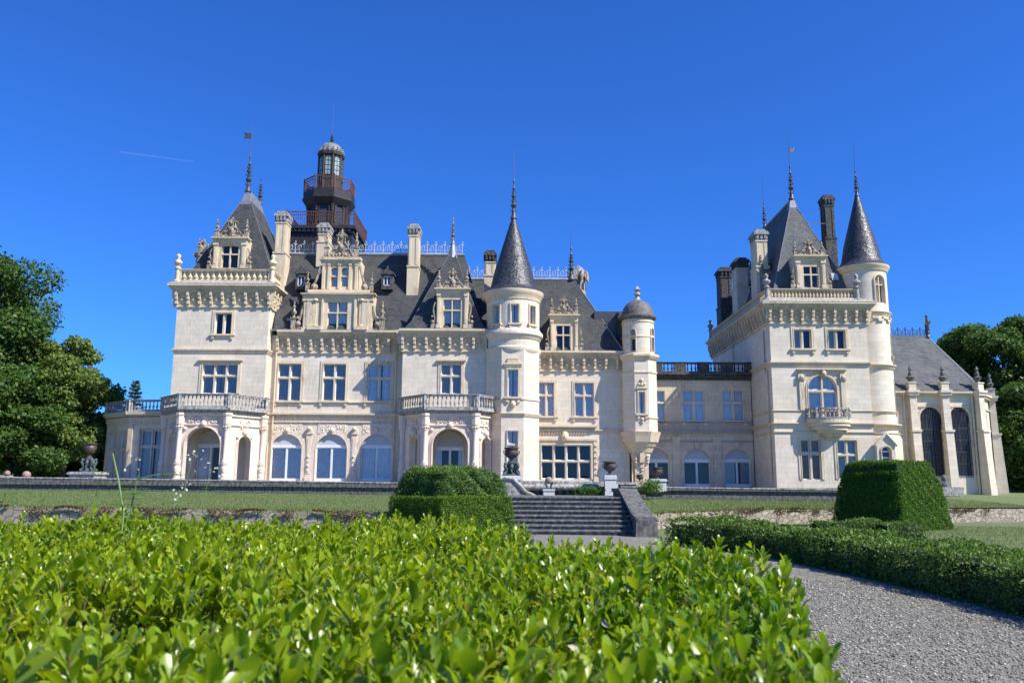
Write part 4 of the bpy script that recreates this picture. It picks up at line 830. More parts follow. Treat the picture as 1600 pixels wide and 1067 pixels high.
# ---- recessed wing
Y = 62.5; F = Frame(0, Y); x0, x1 = cx + .6, AX(1205, 620, 57.5) + .05; W1 = AX(1206, 620, 57.5); zt = AZ(1100, 586, Y)
H = [hole(F, 1006, 1039, 610.5, 657), hole(F, 1067.6, 1101, 610.5, 657), hole(F, 1129.5, 1163, 610.5, 657)]; D = [hole(F, 1006, 1046, 701.5, 760, True), hole(F, 1068.5, 1110, 701.5, 760, True), hole(F, 1131.6, 1173, 701.5, 760, True)]
x0 = H[0].s0 - 1.0
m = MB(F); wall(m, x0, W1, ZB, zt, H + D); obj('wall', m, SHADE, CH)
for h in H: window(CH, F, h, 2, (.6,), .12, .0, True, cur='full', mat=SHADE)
for h, c in zip(D, (None, None, 'gap')): window(CH, F, h, door=True, trans=(.70,), sill=False, sur=.22, cur=c, mat=SHADE, cm=CURTD)
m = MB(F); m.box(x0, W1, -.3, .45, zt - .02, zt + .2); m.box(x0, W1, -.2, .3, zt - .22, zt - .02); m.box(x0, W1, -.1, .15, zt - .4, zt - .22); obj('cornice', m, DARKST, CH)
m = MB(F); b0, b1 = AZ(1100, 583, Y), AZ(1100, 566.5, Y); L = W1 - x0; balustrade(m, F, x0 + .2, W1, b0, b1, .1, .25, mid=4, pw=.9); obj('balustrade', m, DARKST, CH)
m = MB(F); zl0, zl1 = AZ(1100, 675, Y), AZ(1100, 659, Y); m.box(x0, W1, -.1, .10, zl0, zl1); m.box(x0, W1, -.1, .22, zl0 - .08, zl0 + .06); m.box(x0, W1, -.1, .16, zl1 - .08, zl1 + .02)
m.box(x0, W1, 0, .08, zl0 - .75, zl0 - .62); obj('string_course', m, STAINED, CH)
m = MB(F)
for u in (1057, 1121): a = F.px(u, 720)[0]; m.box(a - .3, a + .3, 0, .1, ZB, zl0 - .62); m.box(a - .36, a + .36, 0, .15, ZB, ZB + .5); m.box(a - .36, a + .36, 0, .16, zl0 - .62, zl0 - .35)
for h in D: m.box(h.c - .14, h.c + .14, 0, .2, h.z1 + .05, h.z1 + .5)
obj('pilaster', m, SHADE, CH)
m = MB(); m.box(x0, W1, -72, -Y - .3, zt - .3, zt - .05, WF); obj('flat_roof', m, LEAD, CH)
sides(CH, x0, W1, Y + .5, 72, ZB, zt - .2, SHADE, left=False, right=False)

# ---- right pavilion
Y = 57.5; YB = 74.2; F = Frame(0, Y); x0, x1 = AX(1207.5, 620, Y), AX(1361, 620, Y); zt, zc0 = AZ(1280, 474, Y), AZ(1280, 507, Y)
ha, hb = hole(F, 1240.6, 1267.6, 515, 544.5), hole(F, 1294, 1321, 515.5, 545); hd = hole(F, 1263, 1308, 586, 652, True); he, hf_ = hole(F, 1252.5, 1283, 687, 749), hole(F, 1309, 1340, 687.5, 748)
m = MB(F); wall(m, x0, x1, ZB, zt - .2, [ha, hb, hd, he, hf_]); obj('wall', m, STONE, CH)
for h in (ha, hb): window(CH, F, h, 2, (), .13, .2, True, cur='left', cm=CURTD)
wd = window(CH, F, hd, 2, (.62,), .12, .16, False, cur='full')
window(CH, F, he, 2, (.66,), .13, .2, False, cur='gap', cm=WOODR); window(CH, F, hf_, 2, (.62,), .12, .2, False, cur='full', cm=CURTD)
FL = Frame(x0, YB, 0, -1); L = YB - Y; m = MB(FL); hl = Hole(5.0, 5.9, AZ(1160, 560, 66), AZ(1160, 560, 66) + 1.5); hl.z0, hl.z1 = zc0 - 2.6, zc0 - 1.1
wall(m, 0, L, ZB, zt - .2, [hl, Hole(L - 1.55, L - 1.2, zc0 - 3.3, zc0 - .2)]); obj('wall', m, STONE, CH); window(CH, FL, hl, 2, (), .1, .12, True, cur=None); sides(CH, x0, x1, Y, YB, ZB, zt - .2, STONE, left=False)
m = MB(FL); m.box(L - 1.6, L - 1.15, -.34, -.3, zc0 - 3.3, zc0 - .2); obj('slit_window', m, LEADED, CH)
cornice(CH, F, x0, x1, zt, zc0, .80, .6); cornice(CH, FL, 0, L, zt, zc0, .8); cornice(CH, Frame(x1, Y, 0, 1), 0, L, zt, zc0, .8)
b = MB(F)
for v, h_, o in ((565, .30, .18), (641, .12, .07), (660, .26, .18), (674, .16, .09)):
    z_ = AZ(1285, v, Y); band(b, x0, x1, z_, h_, o, e=.12); band(b, 0, L, z_, h_, o, FL)
obj('string_course', b, TRIM, CH)
m = MB(F); s = hd
for a in (s.s0 - .45, s.s1 + .45): m.box(a - .17, a + .17, 0, .1, AZ(1285, 641, Y), s.z1 + .25); m.box(a - .24, a + .24, 0, .18, s.z1 - .35, s.z1 + .0); x, y, _ = F.w(a, .16, 0); m.ball(x, y, s.z1 - .18, .16, 6)
m.box(s.s0 - .66, s.s1 + .66, 0, .16, s.z1 + .25, s.z1 + .36); m.box(s.s0 - .75, s.s1 + .75, 0, .24, s.z1 + .36, s.z1 + .42); x, y, _ = F.w(s.c + .1, .15, 0); m.ball(x, y, s.z1 + .08, .2, 8, 1.2)
obj('window_surround', m, TRIM, CH)
m = MB(); m.tube([FL.w(L - .75, .1, ZB + .3), FL.w(L - .75, .1, AZ(1205, 575, Y))], .06, 8); m.ball(*FL.w(L - .75, .12, ZB + 1.2), .12, 6); obj('drainpipe', m, SHADE, CH)
m = MB(); m.tube([FL.w(7.2, .1, AZ(1165, 590, 65)), FL.w(7.2, .1, zc0)], .06, 8); obj('drainpipe', m, SHADE, CH)
# bowed balcony
bc = AX(1294, 655, Y); zb0, zb1, zb2 = AZ(1294, 660, Y - 1), AZ(1294, 653.5, Y - 1), AZ(1294, 636.5, Y - 1); hw = 1.55
def bow(k, n=20, d=1.15): return [(bc + hw * k * math.sin(R(t)), Y - .01 - d * k * math.cos(R(t))) for t in [-90 + 180 * i / n for i in range(n + 1)]]
m = MB(); m.prism(bow(1.0), zb0, zb1)
for k0, za, zb_ in ((.94, 660, 665), (.82, 665, 671), (.62, 671, 676), (.40, 676, 681), (.2, 681, 686)): m.prism(bow(k0), AZ(1294, zb_, Y - .9), AZ(1294, za, Y - .9) - .002)
bal = obj('balcony', m, TRIM, CH); m = MB(); P = bow(.94, 16)
for j, (p, q) in enumerate(zip(P, P[1:])):
    f = between(p, q); m.box(-.01, f.L + .01, -.09, .09, zb1, zb1 + .1, f); m.box(-.01, f.L + .01, -.1, .1, zb2 - .12, zb2, f)
for j in range(len(P)):
    if j in (0, 4, 12, 16): m.box(P[j][0] - .12, P[j][0] + .12, -P[j][1] - .12, -P[j][1] + .12, zb1, zb2 + .02, WF)
    else: m.lathe(P[j][0], P[j][1], [(r, zb1 + .1 + t * (zb2 - zb1 - .2)) for r, t in BAL], 6)
obj('balustrade', m, GREY, bal)
# parapet and roof
m = MB(F); m.hull([(x0 - .62, .64, zt), (x1 + .62, .64, zt), (x1 + .62, -L - .3, zt), (x0 - .62, -L - .3, zt)], [(x0 - .2, .2, zt + .3), (x1 + .2, .2, zt + .3), (x1 + .2, -L, zt + .3), (x0 - .2, -L, zt + .3)]); obj('gutter_slab', m, GREY, CH)
zp0, zp1 = zt + .28, AZ(1280, 452, Y); m = MB(F); balustrade(m, F, x0, x1 - .6, zp0, zp1, 0, .24, pw=.3, k=1.1); balustrade(m, FL, 0, L - .2, zp0, zp1, 0, .26, pw=.3, k=1.1, piers=(True, False)); m.box(x0, x1 - .6, -.14, -.09, zp0, zp1 - .06); obj('parapet', m, TRIM, CH)
for a, n in ((x0 - .1, .1), (x1 - .55, .1), (x0 - .1, -L)): m = MB(F); urnfin(m, a, n, zt + .2, AZ(1200, 428, Y), F, .23); obj('corner_finial', m, GREY, CH)
bx0, bx1, byf = AX(1204.7, 449, Y + .8), AX(1340, 449, Y + .8), Y + .8; zb = zp0 + .1; cxr = (bx0 + bx1) / 2; ya, yb = 62.0, 69.0; za = AZ(1226, 312, ya); yk = 73.8; A, B = (cxr, ya, za), (cxr, yb, za - .1)
roofm(CH, [[(bx0, byf, zb), (bx1, byf, zb), A], [(bx1, byf, zb), (bx1, yk, zb), B, A], [(bx1, yk, zb), (bx0, yk, zb), B], [(bx0, yk, zb), (bx0, byf, zb), A, B]], name='pavilion_roof', mat=SLATEP)
m = MB()
for q in ((bx0, byf, zb), (bx1, byf, zb)): m.tube([q, A], .035, 6)
m.tube([A, B], .1, 6); m.hull([(cxr - .36, -ya + .36, za - .95), (cxr + .36, -ya + .36, za - .95), (cxr + .36, -ya - .3, za - .95), (cxr - .36, -ya - .3, za - .95)], [(cxr - .06, -ya + .06, za + .3), (cxr + .06, -ya + .06, za + .3), (cxr + .06, -ya - .1, za + .3), (cxr - .06, -ya - .1, za + .3)], WF); obj('lead_ridge', m, LEAD, CH)
m = MB(); z = lambda v: AZ(1222, v, ya); finial(m, cxr, ya, za, z(258), z(208), .28); zf = z(235); f = Frame(cxr, ya, .9, .5)
m.hull([(.05, -.02, zf - .2), (.45, -.02, zf - .1), (.45, -.02, zf + .28), (.05, -.02, zf + .18)], [(.05, .02, zf - .2), (.45, .02, zf - .1), (.45, .02, zf + .28), (.05, .02, zf + .18)], f); m.tube([f.w(.4, 0, zf), f.w(.6, 0, zf + .38)], .03, 4); m.tube([f.w(-.1, 0, zf - .05), f.w(.6, 0, zf + .1)], .03, 4); obj('finial', m, DLEAD, CH)
m = MB(); finial(m, cxr, yb, za - .1, AZ(1186, 315, yb), AZ(1183, 278, yb), .22); obj('finial', m, DLEAD, CH)
m = MB(); zz = AZ(1254, 340, 66); m.tube([(cxr + .9, 66, zz - .9), (cxr + .9, 66, zz + .2)], .04, 5); m.tube([(cxr + .9, 66, zz), (cxr + .9, 66, AZ(1252, 298, 66))], .015, 4); obj('lightning_rod', m, DLEAD, CH)
dormer(CH, Y + .75, (1243, 1290), (400, 451), (1256, 1279.5), (416.5, 449.5), 374, 2.8)
# skylight
t = (AZ(1304, 435, 59.3) - zb) / (za - zb); sy = byf + (ya - byf) * t; sx = AX(1304, 435, sy); d = Vector((0, ya - byf, za - zb)).normalized(); nn = Vector((0, -d.z, d.y)); c0 = Vector((sx, sy, zb + (za - zb) * t)); m = MB()
P = [c0 + Vector((e, 0, 0)) + d * f_ for e, f_ in ((-.26, -.32), (.26, -.32), (.26, .32), (-.26, .32))]; i = len(m.v); m.v += [tuple(p + nn * .02) for p in P] + [tuple(p + nn * .12) for p in P]; m.f += [(0, 1, 2, 3), (4, 5, 6, 7), (0, 1, 5, 4), (1, 2, 6, 5), (2, 3, 7, 6), (3, 0, 4, 7)]; m.sm += [False] * 6
sk = obj('skylight', m, LEAD, CH); m = MB(); m.v += [tuple(c0 + (p - c0) * .8 + nn * .13) for p in P]; m.f.append((0, 1, 2, 3)); m.sm.append(False); obj('pane', m, simple('skylight glass', (.35, .45, .5), .08, 0), sk)
# side dormers and chimneys along the left edge of the right pavilion
for (u, v0, v1, vm, w, Yc, mt) in ((1187.5, 358, 480, 418, 21, 61.8, TRIM), (1158, 402, 510, 450, 21, 67.2, SHADE), (1133, 417, 520, 480, 21, 72.3, DARKST)):
    k = Yc / FPX; chimney(CH, AX(u, (v0 + vm) / 2, Yc), Yc + .3, w * k * .95, 1.5, AZ(u, v1, Yc), AZ(u, v0, Yc - .4), AZ(u, vm, Yc - .4), mt)
FF = Frame(bx0 + .15, 0, 0, -1); c = -62.2; d = MB(FF); hh = Hole(c - .45, c + .45, zb + .9, zb + 2.4); wall(d, c - .9, c + .9, zb, zb + 3.0, [hh], depth=.25)
for a in (c - .9, c + .9): d.face([(a, 0, zb), (a, -2.2, zb), (a, -2.2, zb + 3.0), (a, 0, zb + 3.0)])
d.box(c - 1.05, c + 1.05, -.3, .2, zb + 2.8, zb + 3.0); dd = obj('dormer', d, AGED, CH); g = MB(FF); pediment(g, FF, c - .95, c + .95, zb + 3.0, zb + 4.4, -.25, -.05); obj('gable', g, AGED, dd); sub_window(dd, FF, hh, 2, (.6,))
r = MB(FF); r.hull([(c - 1, -.3, zb + 3.01), (c, -.3, zb + 3.8), (c + 1, -.3, zb + 3.01)], [(c - 1, -3, zb + 3.01), (c, -3, zb + 3.8), (c + 1, -3, zb + 3.01)]); obj('dormer_roof', r, SLATE, dd)
Yc = 65; k = Yc / FPX; ch = chimney(CH, AX(1294, 360, Yc), Yc, 17 * k, 1.0, AZ(1302, 440, Yc), AZ(1294, 307, Yc), AZ(1298, 376, Yc), DARKST)
m = MB(); m.tube([(cxr + 1.2, 64, AZ(1262, 348, 64)), (AX(1290, 352, Yc), Yc - .4, AZ(1290, 352, Yc))], .02, 4); m.tube([(cxr + 1.4, 63.4, AZ(1265, 354, 64)), (AX(1290, 352, Yc), Yc - .4, AZ(1290, 352, Yc))], .02, 4); obj('tie_rod', m, DLEAD, CH)

# ---- round corner turret
cy = 59.4; cx = AX(1356, 560, cy); zk = lambda v: AZ(1362, v, cy - 1.6); rr = 1.62
lean = 0
m, hf2 = round_wall(cx, cy, rr, ZB, zk(413), [(R(20), .42, zk(472), zk(429), True), (R(62), .26, zk(554), zk(520), False), (R(66), .28, zk(640), zk(592), False)], 72); obj('turret_drum', m, STONE, CH)
for (h, f), c_ in zip(hf2, (2, 1, 1)): window(CH, f.off(-.05), Hole(-h.w / 2, h.w / 2, h.z0, h.z1, h.arch), c_, (.66,) if c_ == 2 else (), .07, .1, c_ == 1, cur='full' if c_ == 1 else 'sides', cm=WOODR if c_ == 2 else CURT)
m = []
for v, o, h_ in ((486, .18, .28), (569, .24, .34), (642, .12, .2), (662, .3, .4), (676, .2, .24), (412, .26, .5)): z_ = zk(v); m.append([(rr - .03, z_ - h_), (rr + o * .3, z_ - h_ * .9), (rr + o * .7, z_ - h_ * .4), (rr + o, z_ - h_ * .2), (rr + o, z_), (rr - .03, z_ + .02)])
m.append([(rr, ZB), (rr + .25, ZB), (rr + .25, zk(685)), (rr + .1, zk(678)), (rr, zk(677))])
z_ = zk(500)
ring_profile(cx, cy, m, 40, par=CH)
m = MB()
for k in range(16):
    a = R(-70 + k * 14); x, y = cx + (rr + .05) * math.sin(a), cy - (rr + .05) * math.cos(a); o_ = .12 if k % 2 else -.08; m.box(-.215, .215, -.05, .07, z_ + o_, z_ + o_ + .17, Frame(x, y, math.cos(a), math.sin(a)))
obj('stepped_band', m, TRIM, CH)
m = cone(cx, cy, rr + .05, zk(411), AZ(1330, 303, cy)); obj('conical_roof', m, FISH, CH)
m = MB(); finial(m, cx, cy, AZ(1330, 307, cy), AZ(1326, 266, cy), AZ(1320, 225, cy), .22); obj('finial', m, DLEAD, CH)
# little gabled bay at the foot of the turret
F = Frame(0, 57.1); s0, s1, z0, z1 = F.rect(1372, 1401, 695, 762); m = MB(F); hh = Hole((s0 + s1) / 2 - .33, (s0 + s1) / 2 + .33, ZB + .3, z1 - .1, True); c = hh.c; wall(m, s0, s1, ZB, z1, [hh]); m.extr([(s0, z1), (s1, z1), (c, z1 + .7)], -.3, 0)
m.face([(s0, 0, ZB), (s0, -1.6, ZB), (s0, -1.6, z1), (s0, 0, z1)]); m.face([(s1, 0, ZB), (s1, -1.6, ZB), (s1, -1.6, z1), (s1, 0, z1)])
P = [(s0 - .1, z1 - .05), (c, z1 + .8), (s1 + .1, z1 - .05)]
for p, q in zip(P, P[1:]): m.tube([(p[0], 57.1 - .08, p[1]), (q[0], 57.1 - .08, q[1])], .1, 6)
obj('gabled_bay', m, STONE, CH); window(CH, F, hh, 1, (.7,), 0.001, .1, False, cur=None, inn=-.34)

# ---- porches: canted loggias with balustraded balconies
def porch(P, zbase, ztop, zr0, zr1, colpx):
    top = MB(); m = MB(); k = MB(); cols = MB(); fr = MB(); zsp = ztop - .72
    for j in range(3):
        f = between(P[j], P[j + 1]); L = f.L
        if j == 1: h = Hole(L / 2 - 1.2, L / 2 + 1.2, zbase, AZ(318, 667, f.oy), True)
        else: h = Hole(L / 2 - .52, L / 2 + .52, zbase, AZ(318, 678, f.oy - 1), True)
        wall(m, 0, L, zbase, ztop, [h], depth=.4, F=f); wall(m, 0, L, zbase, ztop, [h], n=-.42, depth=.0, F=f); ring(fr, h, .16 if j == 1 else .12, -.01, .07, f); ring(fr, Hole(h.s0, h.s1, zbase, h.z1, True), .05, .07, .12, f)
        fr.box(.22, L - .22, 0, .1, ztop - .82, ztop - .74, f); fr.box(0, L, 0, .12, ztop - .2, ztop, f)
        n = 9 if j == 1 else 5
        swag(fr, f, h.c - h.w * .42, h.c - .1, h.z1 + .18, ztop - .25, .05, n // 2 + 1); swag(fr, f, h.c + .1, h.c + h.w * .42, h.z1 + .18, ztop - .25, .05, n // 2 + 1)
        x, y, _ = f.w(h.c, .1, 0); fr.ball(x, y, h.z1 + .22, .2, 8, 1.2)
        for sg in (-1, 1): x, y, _ = f.w(h.c + sg * (h.w / 2 + .05), .04, 0); fr.ball(x, y, h.z1 - .1, .13, 6)
        # cornice and balcony slab
        for o, a, b_ in ((.16, ztop, ztop + .1), (.3, ztop + .1, ztop + .2), (.42, ztop + .2, zr0 - .0)): k.hull([(-.0 - o * .42, o, a), (L + o * .42, o, a), (L, -.3, a), (0, -.3, a)], [(-.0 - o * .42, o, b_), (L + o * .42, o, b_), (L, -.3, b_), (0, -.3, b_)], f)
    cxp = sum(p[0] for p in P) / 4
    w = obj('porch', m, PINK, CH); obj('carved_frieze', fr, PINK, w)
    k.prism([P[0], P[1], P[2], P[3]], ztop - .1, zr0 - .01)
    obj('balcony_slab', k, GREY, w)
    for j in range(4):
        x, y = P[j]; dx, dy = (x - cxp), (y - max(p[1] for p in P) - .6); l = math.hypot(dx, dy); x += dx / l * .12; y += dy / l * .12; H_ = ztop - .75 - zbase; q = MB()
        q.lathe(x, y, [(r, zbase + t * H_) for r, t in ((.30, 0), (.30, .06), (.24, .075), (.27, .09), (.21, .11), (.24, .16), (.19, .18), (.25, .25), (.24, .28), (.19, .30), (.24, .36), (.2, .40), (.17, .41), (.15, .9), (.19, .91), (.17, .93), (.26, .985), (.28, 1.0))], 12)
        q.lathe(x, y, [(.28, ztop - .75), (.28, ztop - .2), (.34, ztop - .16), (.34, ztop)], 8)
        for t in range(8): a = t * math.pi / 4; q.ball(x + .21 * math.cos(a), y + .21 * math.sin(a), zbase + H_ * (.22 + .12 * (t % 2)), .06, 6); q.ball(x + .22 * math.cos(a), y + .22 * math.sin(a), zbase + H_ * .955, .07, 6)
        obj('column', q, PINK, w)
    t = MB(); o = .26; Q = []
    for j, (x, y) in enumerate(P):
        sx = 1 if x > cxp else -1; Q.append((x + sx * (o * .45 if j in (1, 2) else o), y - (o if j in (1, 2) else .15)))
    for j in range(3):
        f = between(Q[j], Q[j + 1]); balustrade(t, f, 0, f.L, zr0, zr1, 0, .27, piers=(True, True), pw=.3, mid=0, k=1.0)
    obj('balustrade', t, GREY, w); return w
yf, yb_ = 55.7, 58.18
porch([(AX(257, 700, yb_), yb_), (AX(281, 700, yf), yf), (AX(352, 700, yf), yf), (AX(402, 700, 57.4), yb_)], ZB, AZ(318, 645, yf), AZ(318, 636.5, yf - .4), AZ(318, 614.5, yf - .4), 0)
yf, yb_ = 55.7, 57.88
porch([(AX(631, 700, yb_), yb_), (AX(665.6, 700, yf), yf), (AX(741, 700, yf), yf), (AX(774, 700, yb_ - .4), yb_ - .2)], ZB, AZ(703, 646, yf), AZ(703, 638.5, yf - .4), AZ(703, 615.5, yf - .4), 0)
# ---- canted bay at the far left
P = [(AX(172, 700, 63.5), 66.5), (AX(167, 700, 62.6), 62.6), (AX(200, 700, 60.2), 60.2), (AX(262, 700, 59.6), 59.6)]
zt = AZ(220, 661, 60); b0, b1 = AZ(220, 643, 60), AZ(220, 625, 60); m = MB(); cc = MB(); bb = MB()
for j in range(3):
    f = between(P[j], P[j + 1]); L = f.L; hs = []
    if j == 2: a, b_, c, d = f.rect(217, 253, 672, 747); hs = [Hole(a, b_, max(c, ZB + .03), d)]
    if j == 1: hs = [Hole(L * .12, L * .48, ZB + .03, AZ(185, 675, 61)), Hole(L * .56, L * .9, ZB + .03, AZ(185, 675, 61))]
    wall(m, 0, L, ZB, b0 - .3, hs, F=f)
    for h in hs: window(CH, f, h, 2, (.66,), .12, .13, False, cur='gap', cm=CURTD)
    for o, z0_, z1_ in ((.12, zt - .1, zt + .1), (.2, zt + .1, b0 - .4), (.42, b0 - .22, b0), (.3, b0 - .34, b0 - .22)): cc.box(-o * .4, L + o * .4, -.1, o, z0_, z1_, f)
    cc.box(-.05, .32, 0, .1, ZB, zt - .1, f)
    balustrade(bb, f.off(.15), 0, L, b0, b1, 0, .27, mid=0 if L < 3 else 0, pw=.5)
cc.prism(P + [(P[-1][0], 66.5)], b0 - .45, b0 - .25)
obj('bay_wall', m, STONE, CH); obj('cornice', cc, TRIM, CH); obj('balustrade', bb, GREY, CH)
# oriel on the left flank
x0 = LPx0; m = MB(); z0, z1 = AZ(262, 625, 62), AZ(262, 548, 62); m.prism([(x0 + .1, 61), (x0 - .75, 61.3), (x0 - .75, 63.5), (x0 + .1, 63.8)], z0 - 1, z1); m.prism([(x0 + .1, 60.8), (x0 - .95, 61.15), (x0 - .95, 63.7), (x0 + .1, 64)], z1, z1 + .22)
f = Frame(x0 - .6, 63.4, 0, -1)
for a in (.1, .9, 2.0): pinnacle(m, a, 0, z1 + .2, AZ(262, 523, 62), f, .15)
m.box(0, 2.1, -.5, .1, z1 + .2, z1 + .75, f); obj('oriel', m, SHADE, CH)

# ------------------------------------------------------------------ chapel
CP = thing('chapel', (29, 62, E - .6), 'cream stone chapel with tall dark leaded windows and buttresses at the right', 'chapel')
Y = 61.5; zb = E - .75; P = [(AX(1385, 690, Y), Y), (AX(1532, 690, Y), Y), (AX(1541, 690, 66), 65.2), (AX(1541, 690, 66) - .4, 70), (AX(1500, 690, 70), 73.5), (AX(1385, 690, Y), 74)]
zt = AZ(1450, 612, Y); wl = MB(); cn = MB(); F0 = Frame(0, Y)
wh = []
for ua, ub in ((1440, 1474), (1487, 1517)): a, b_, c, d = F0.rect(ua, ub, 636, 743); wh.append(Hole(a - P[0][0], b_ - P[0][0], c, d, True))
for j in range(5):
    f = between(P[j], P[j + 1]); L = f.L
    hs = wh if j == 0 else ([Hole(L / 2 - .75, L / 2 + .75, wh[0].z0, wh[0].z1, True)] if j in (1, 2) else [])
    wall(wl, 0, L, zb, zt - .2, hs, F=f, depth=.3)
    cn.box(-.12, L + .12, -.2, .34, zt - .12, zt + .02, f); cn.box(-.08, L + .08, -.2, .22, zt - .28, zt - .12, f); cn.box(0, L, 0, .1, zt - 1.15, zt - 1.05, f)
    for h in hs:
        w = MB(f); ring(w, h, .14, 0, .06, f); wo = obj('window', w, TRIM, CP); g = MB(f); g.face([(a, -.22, z) for a, z in h.outline()]); obj('pane', g, LEADED, wo); t = MB(f)
        for k in range(1, 6): a = h.s0 + h.w * k / 6; t.box(a - .02, a + .02, -.18, -.14, h.z0, h.top(a))
        for k in range(1, 16): z = h.z0 + (h.spring - h.z0) * k / 15; t.box(h.s0, h.s1, -.17, -.15, z - .012, z + .012)
        for k in (.2, .4, .6, .8): z = h.z0 + (h.spring - h.z0) * k; t.box(h.s0 - .05, h.s1 + .05, .0, .04, z - .03, z + .03)
        for k in range(14): a = h.s0 + h.w * (k + .5) / 14; t.box(a - .012, a + .012, .02, .04, h.z0 - .15, h.top(a) - .05)
        obj('window_grille', t, DLEAD, wo); q = MB(f)
        for e in (-.25, .25): hh = Hole(h.c + e * h.w - h.w * .23, h.c + e * h.w + h.w * .23, h.spring - .5, h.spring + .15, True); ring(q, hh, .07, -.2, -.08, f)
        ring(q, Hole(h.c - .2, h.c + .2, h.spring + .1, h.spring + .6, True), .08, -.2, -.08, f); obj('tracery', q, BROWN, wo)
obj('wall', wl, STONE, CP); obj('cornice', cn, TRIM, CP)
def buttress(x, y, dx, dy):
    f = Frame(x, y, -dy, dx); f = Frame(x, y, *((dy, -dx) if False else (-dy, dx))); m = MB(f)
    zz = zt; z1 = AZ(1450, 675, Y)
    m.hull([(-.31, 0, zb), (.31, 0, zb), (.31, .80, zb), (-.31, .80, zb)], [(-.29, 0, z1), (.29, 0, z1), (.29, .58, z1), (-.29, .58, z1)]); m.box(-.36, .36, 0, .66, z1, z1 + .16)
    m.hull([(-.27, 0, z1 + .16), (.27, 0, z1 + .16), (.27, .48, z1 + .16), (-.27, .48, z1 + .16)], [(-.25, 0, zz - .3), (.25, 0, zz - .3), (.25, .42, zz - .3), (-.25, .42, zz - .3)]); m.box(-.38, .38, -.2, .56, zz - .3, zz - .1); m.box(-.43, .43, -.2, .64, zz - .1, zz + .08)
    m.box(-.27, .27, -.08, .46, zz + .08, zz + .6); m.box(-.32, .32, -.13, .51, zz + .6, zz + .68)
    b = obj('buttress', m, STONE, CP); q = MB(f); q.flathe(0, .2, [(r * .7, zz + .68 + t * 1.25) for r, t in ((.3, 0), (.2, .08), (.38, .2), (.38, .32), (.2, .4), (.26, .46), (.2, .6), (.12, .7), (.2, .78), (.15, .86), (.02, 1))], 8)
    for k in range(8): a = k * math.pi / 4; x_, y_, _ = f.w(0, .2, 0); q.ball(x_ + .25 * math.cos(a), y_ + .25 * math.sin(a), zz + 1.03, .07, 5)
    obj('pinnacle', q, TERR, b)
for u in (1428, 1479): buttress(AX(u, 690, Y), Y, 0, -1)
x, y = P[1]; buttress(x, y, .35, -.94); x, y = P[2]; buttress(x, y, .9, -.3); x, y = P[3]; buttress(x, y, 1, .3)
for xa in (AX(1417, 690, Y - .1), P[1][0] - .42): m = MB(); m.tube([(xa, Y - .1, zb), (xa, Y - .1, zt - .2)], .07, 8); obj('drainpipe', m, TRIM, CP)
yr = 67.5; A, B = (AX(1380, 525, yr), yr, AZ(1420, 527, yr)), (AX(1450, 527, yr), yr, AZ(1420, 527, yr)); Pe = [(x + (.3 if x > 30 else 0), y - (.35 if y < 63 else 0), zt + .03) for x, y in P]
roofm(CP, [[Pe[0], Pe[1], B, A], [Pe[1], Pe[2], B], [Pe[2], Pe[3], B], [Pe[3], Pe[4], B], [Pe[4], Pe[5], A, B], [Pe[5], Pe[0], A]], name='roof', mat=SLATEP)
m = MB(); m.tube([A, B], .1, 6)
for q in Pe[1:5]: m.tube([q, B], .035, 5)
obj('lead_ridge', m, LEAD, CP); cresting(CP, A[:2], B[:2], A[2] + .05, .8, DLEAD, .55)
m = MB(); x, y, z = B; m.lathe(x, y, [(.25, z), (.14, z + .25), (.2, z + .4), (.12, z + .55)], 8); m.tube([(x, y, z + .5), (x, y, z + .9), (x + .02, y, z + 1.35), (x, y, z + 1.62)], [.17, .2, .17, .1], 8); m.ball(x, y, z + 1.78, .12, 8, 1.2); m.tube([(x - .12, y, z + 1.5), (x - .26, y - .1, z + 1.2), (x - .12, y - .2, z + 1.05)], .05, 5); m.tube([(x + .12, y, z + 1.5), (x + .26, y - .1, z + 1.25), (x + .1, y - .2, z + 1.2)], .05, 5); obj('statue', m, DLEAD, CP)

# ------------------------------------------------------------------ ground
def sheet(name, pts, mat, kind='structure'):
    m = MB(); [m.face([(x, -y, z) for x, y, z in q], WF) for q in pts]; o = obj(name, m, mat); tag(o, kind=kind); return o
def tz(x, z): return z - TILT * x
def grid_sheet(name, xs, ys, fz, mat):
    X_, Y_ = np.meshgrid(xs, ys); Z_ = fz(X_, Y_); V = np.stack([X_, Y_, Z_], -1).reshape(-1, 3); nx = len(xs); I = np.arange((len(ys) - 1) * (nx - 1)); r, c = I // (nx - 1), I % (nx - 1); a = r * nx + c
    return tag(fast(name, V, np.stack([a, a + 1, a + nx + 1, a + nx], -1), mat, smooth=True), kind='structure')
grid_sheet('lower_lawn', np.linspace(-2500, 2500, 81), np.linspace(-200, 4000, 61), lambda X_, Y_: np.clip(-TILT * X_, -.5, .5) * 1.0 - .004 * 0, LAWN)
TW = 40.0
WL = [(-60, 29), (-18, 27.6), (-.75, 26.9), (-.75, 28.45), (4.25, 28.45), (4.25, 28.9), G(1150, 819), G(1550, 815.5), (G(1550, 815.5)[0] + 40, 58)]
WL[6] = (WL[6][0], max(30, WL[6][1]));
def wl_y(x):
    for (a, b), (c, d) in zip(WL, WL[1:]):
        if a <= x <= c and c > a: return b + (d - b) * (x - a) / (c - a)
    return 29 if x < 0 else 58
XR = 19.8
rows = []; m = MB()
xs = [-60, -40, -25, -18, -10, -5, -.75, -.7499, 4.2499, 4.25, 6, 8, WL[6][0], 13, 16, XR]
def lz(x): return E - .97 if x < 4 else E - .97 + .12 * min(1, max(0, (x - 6) / 16))
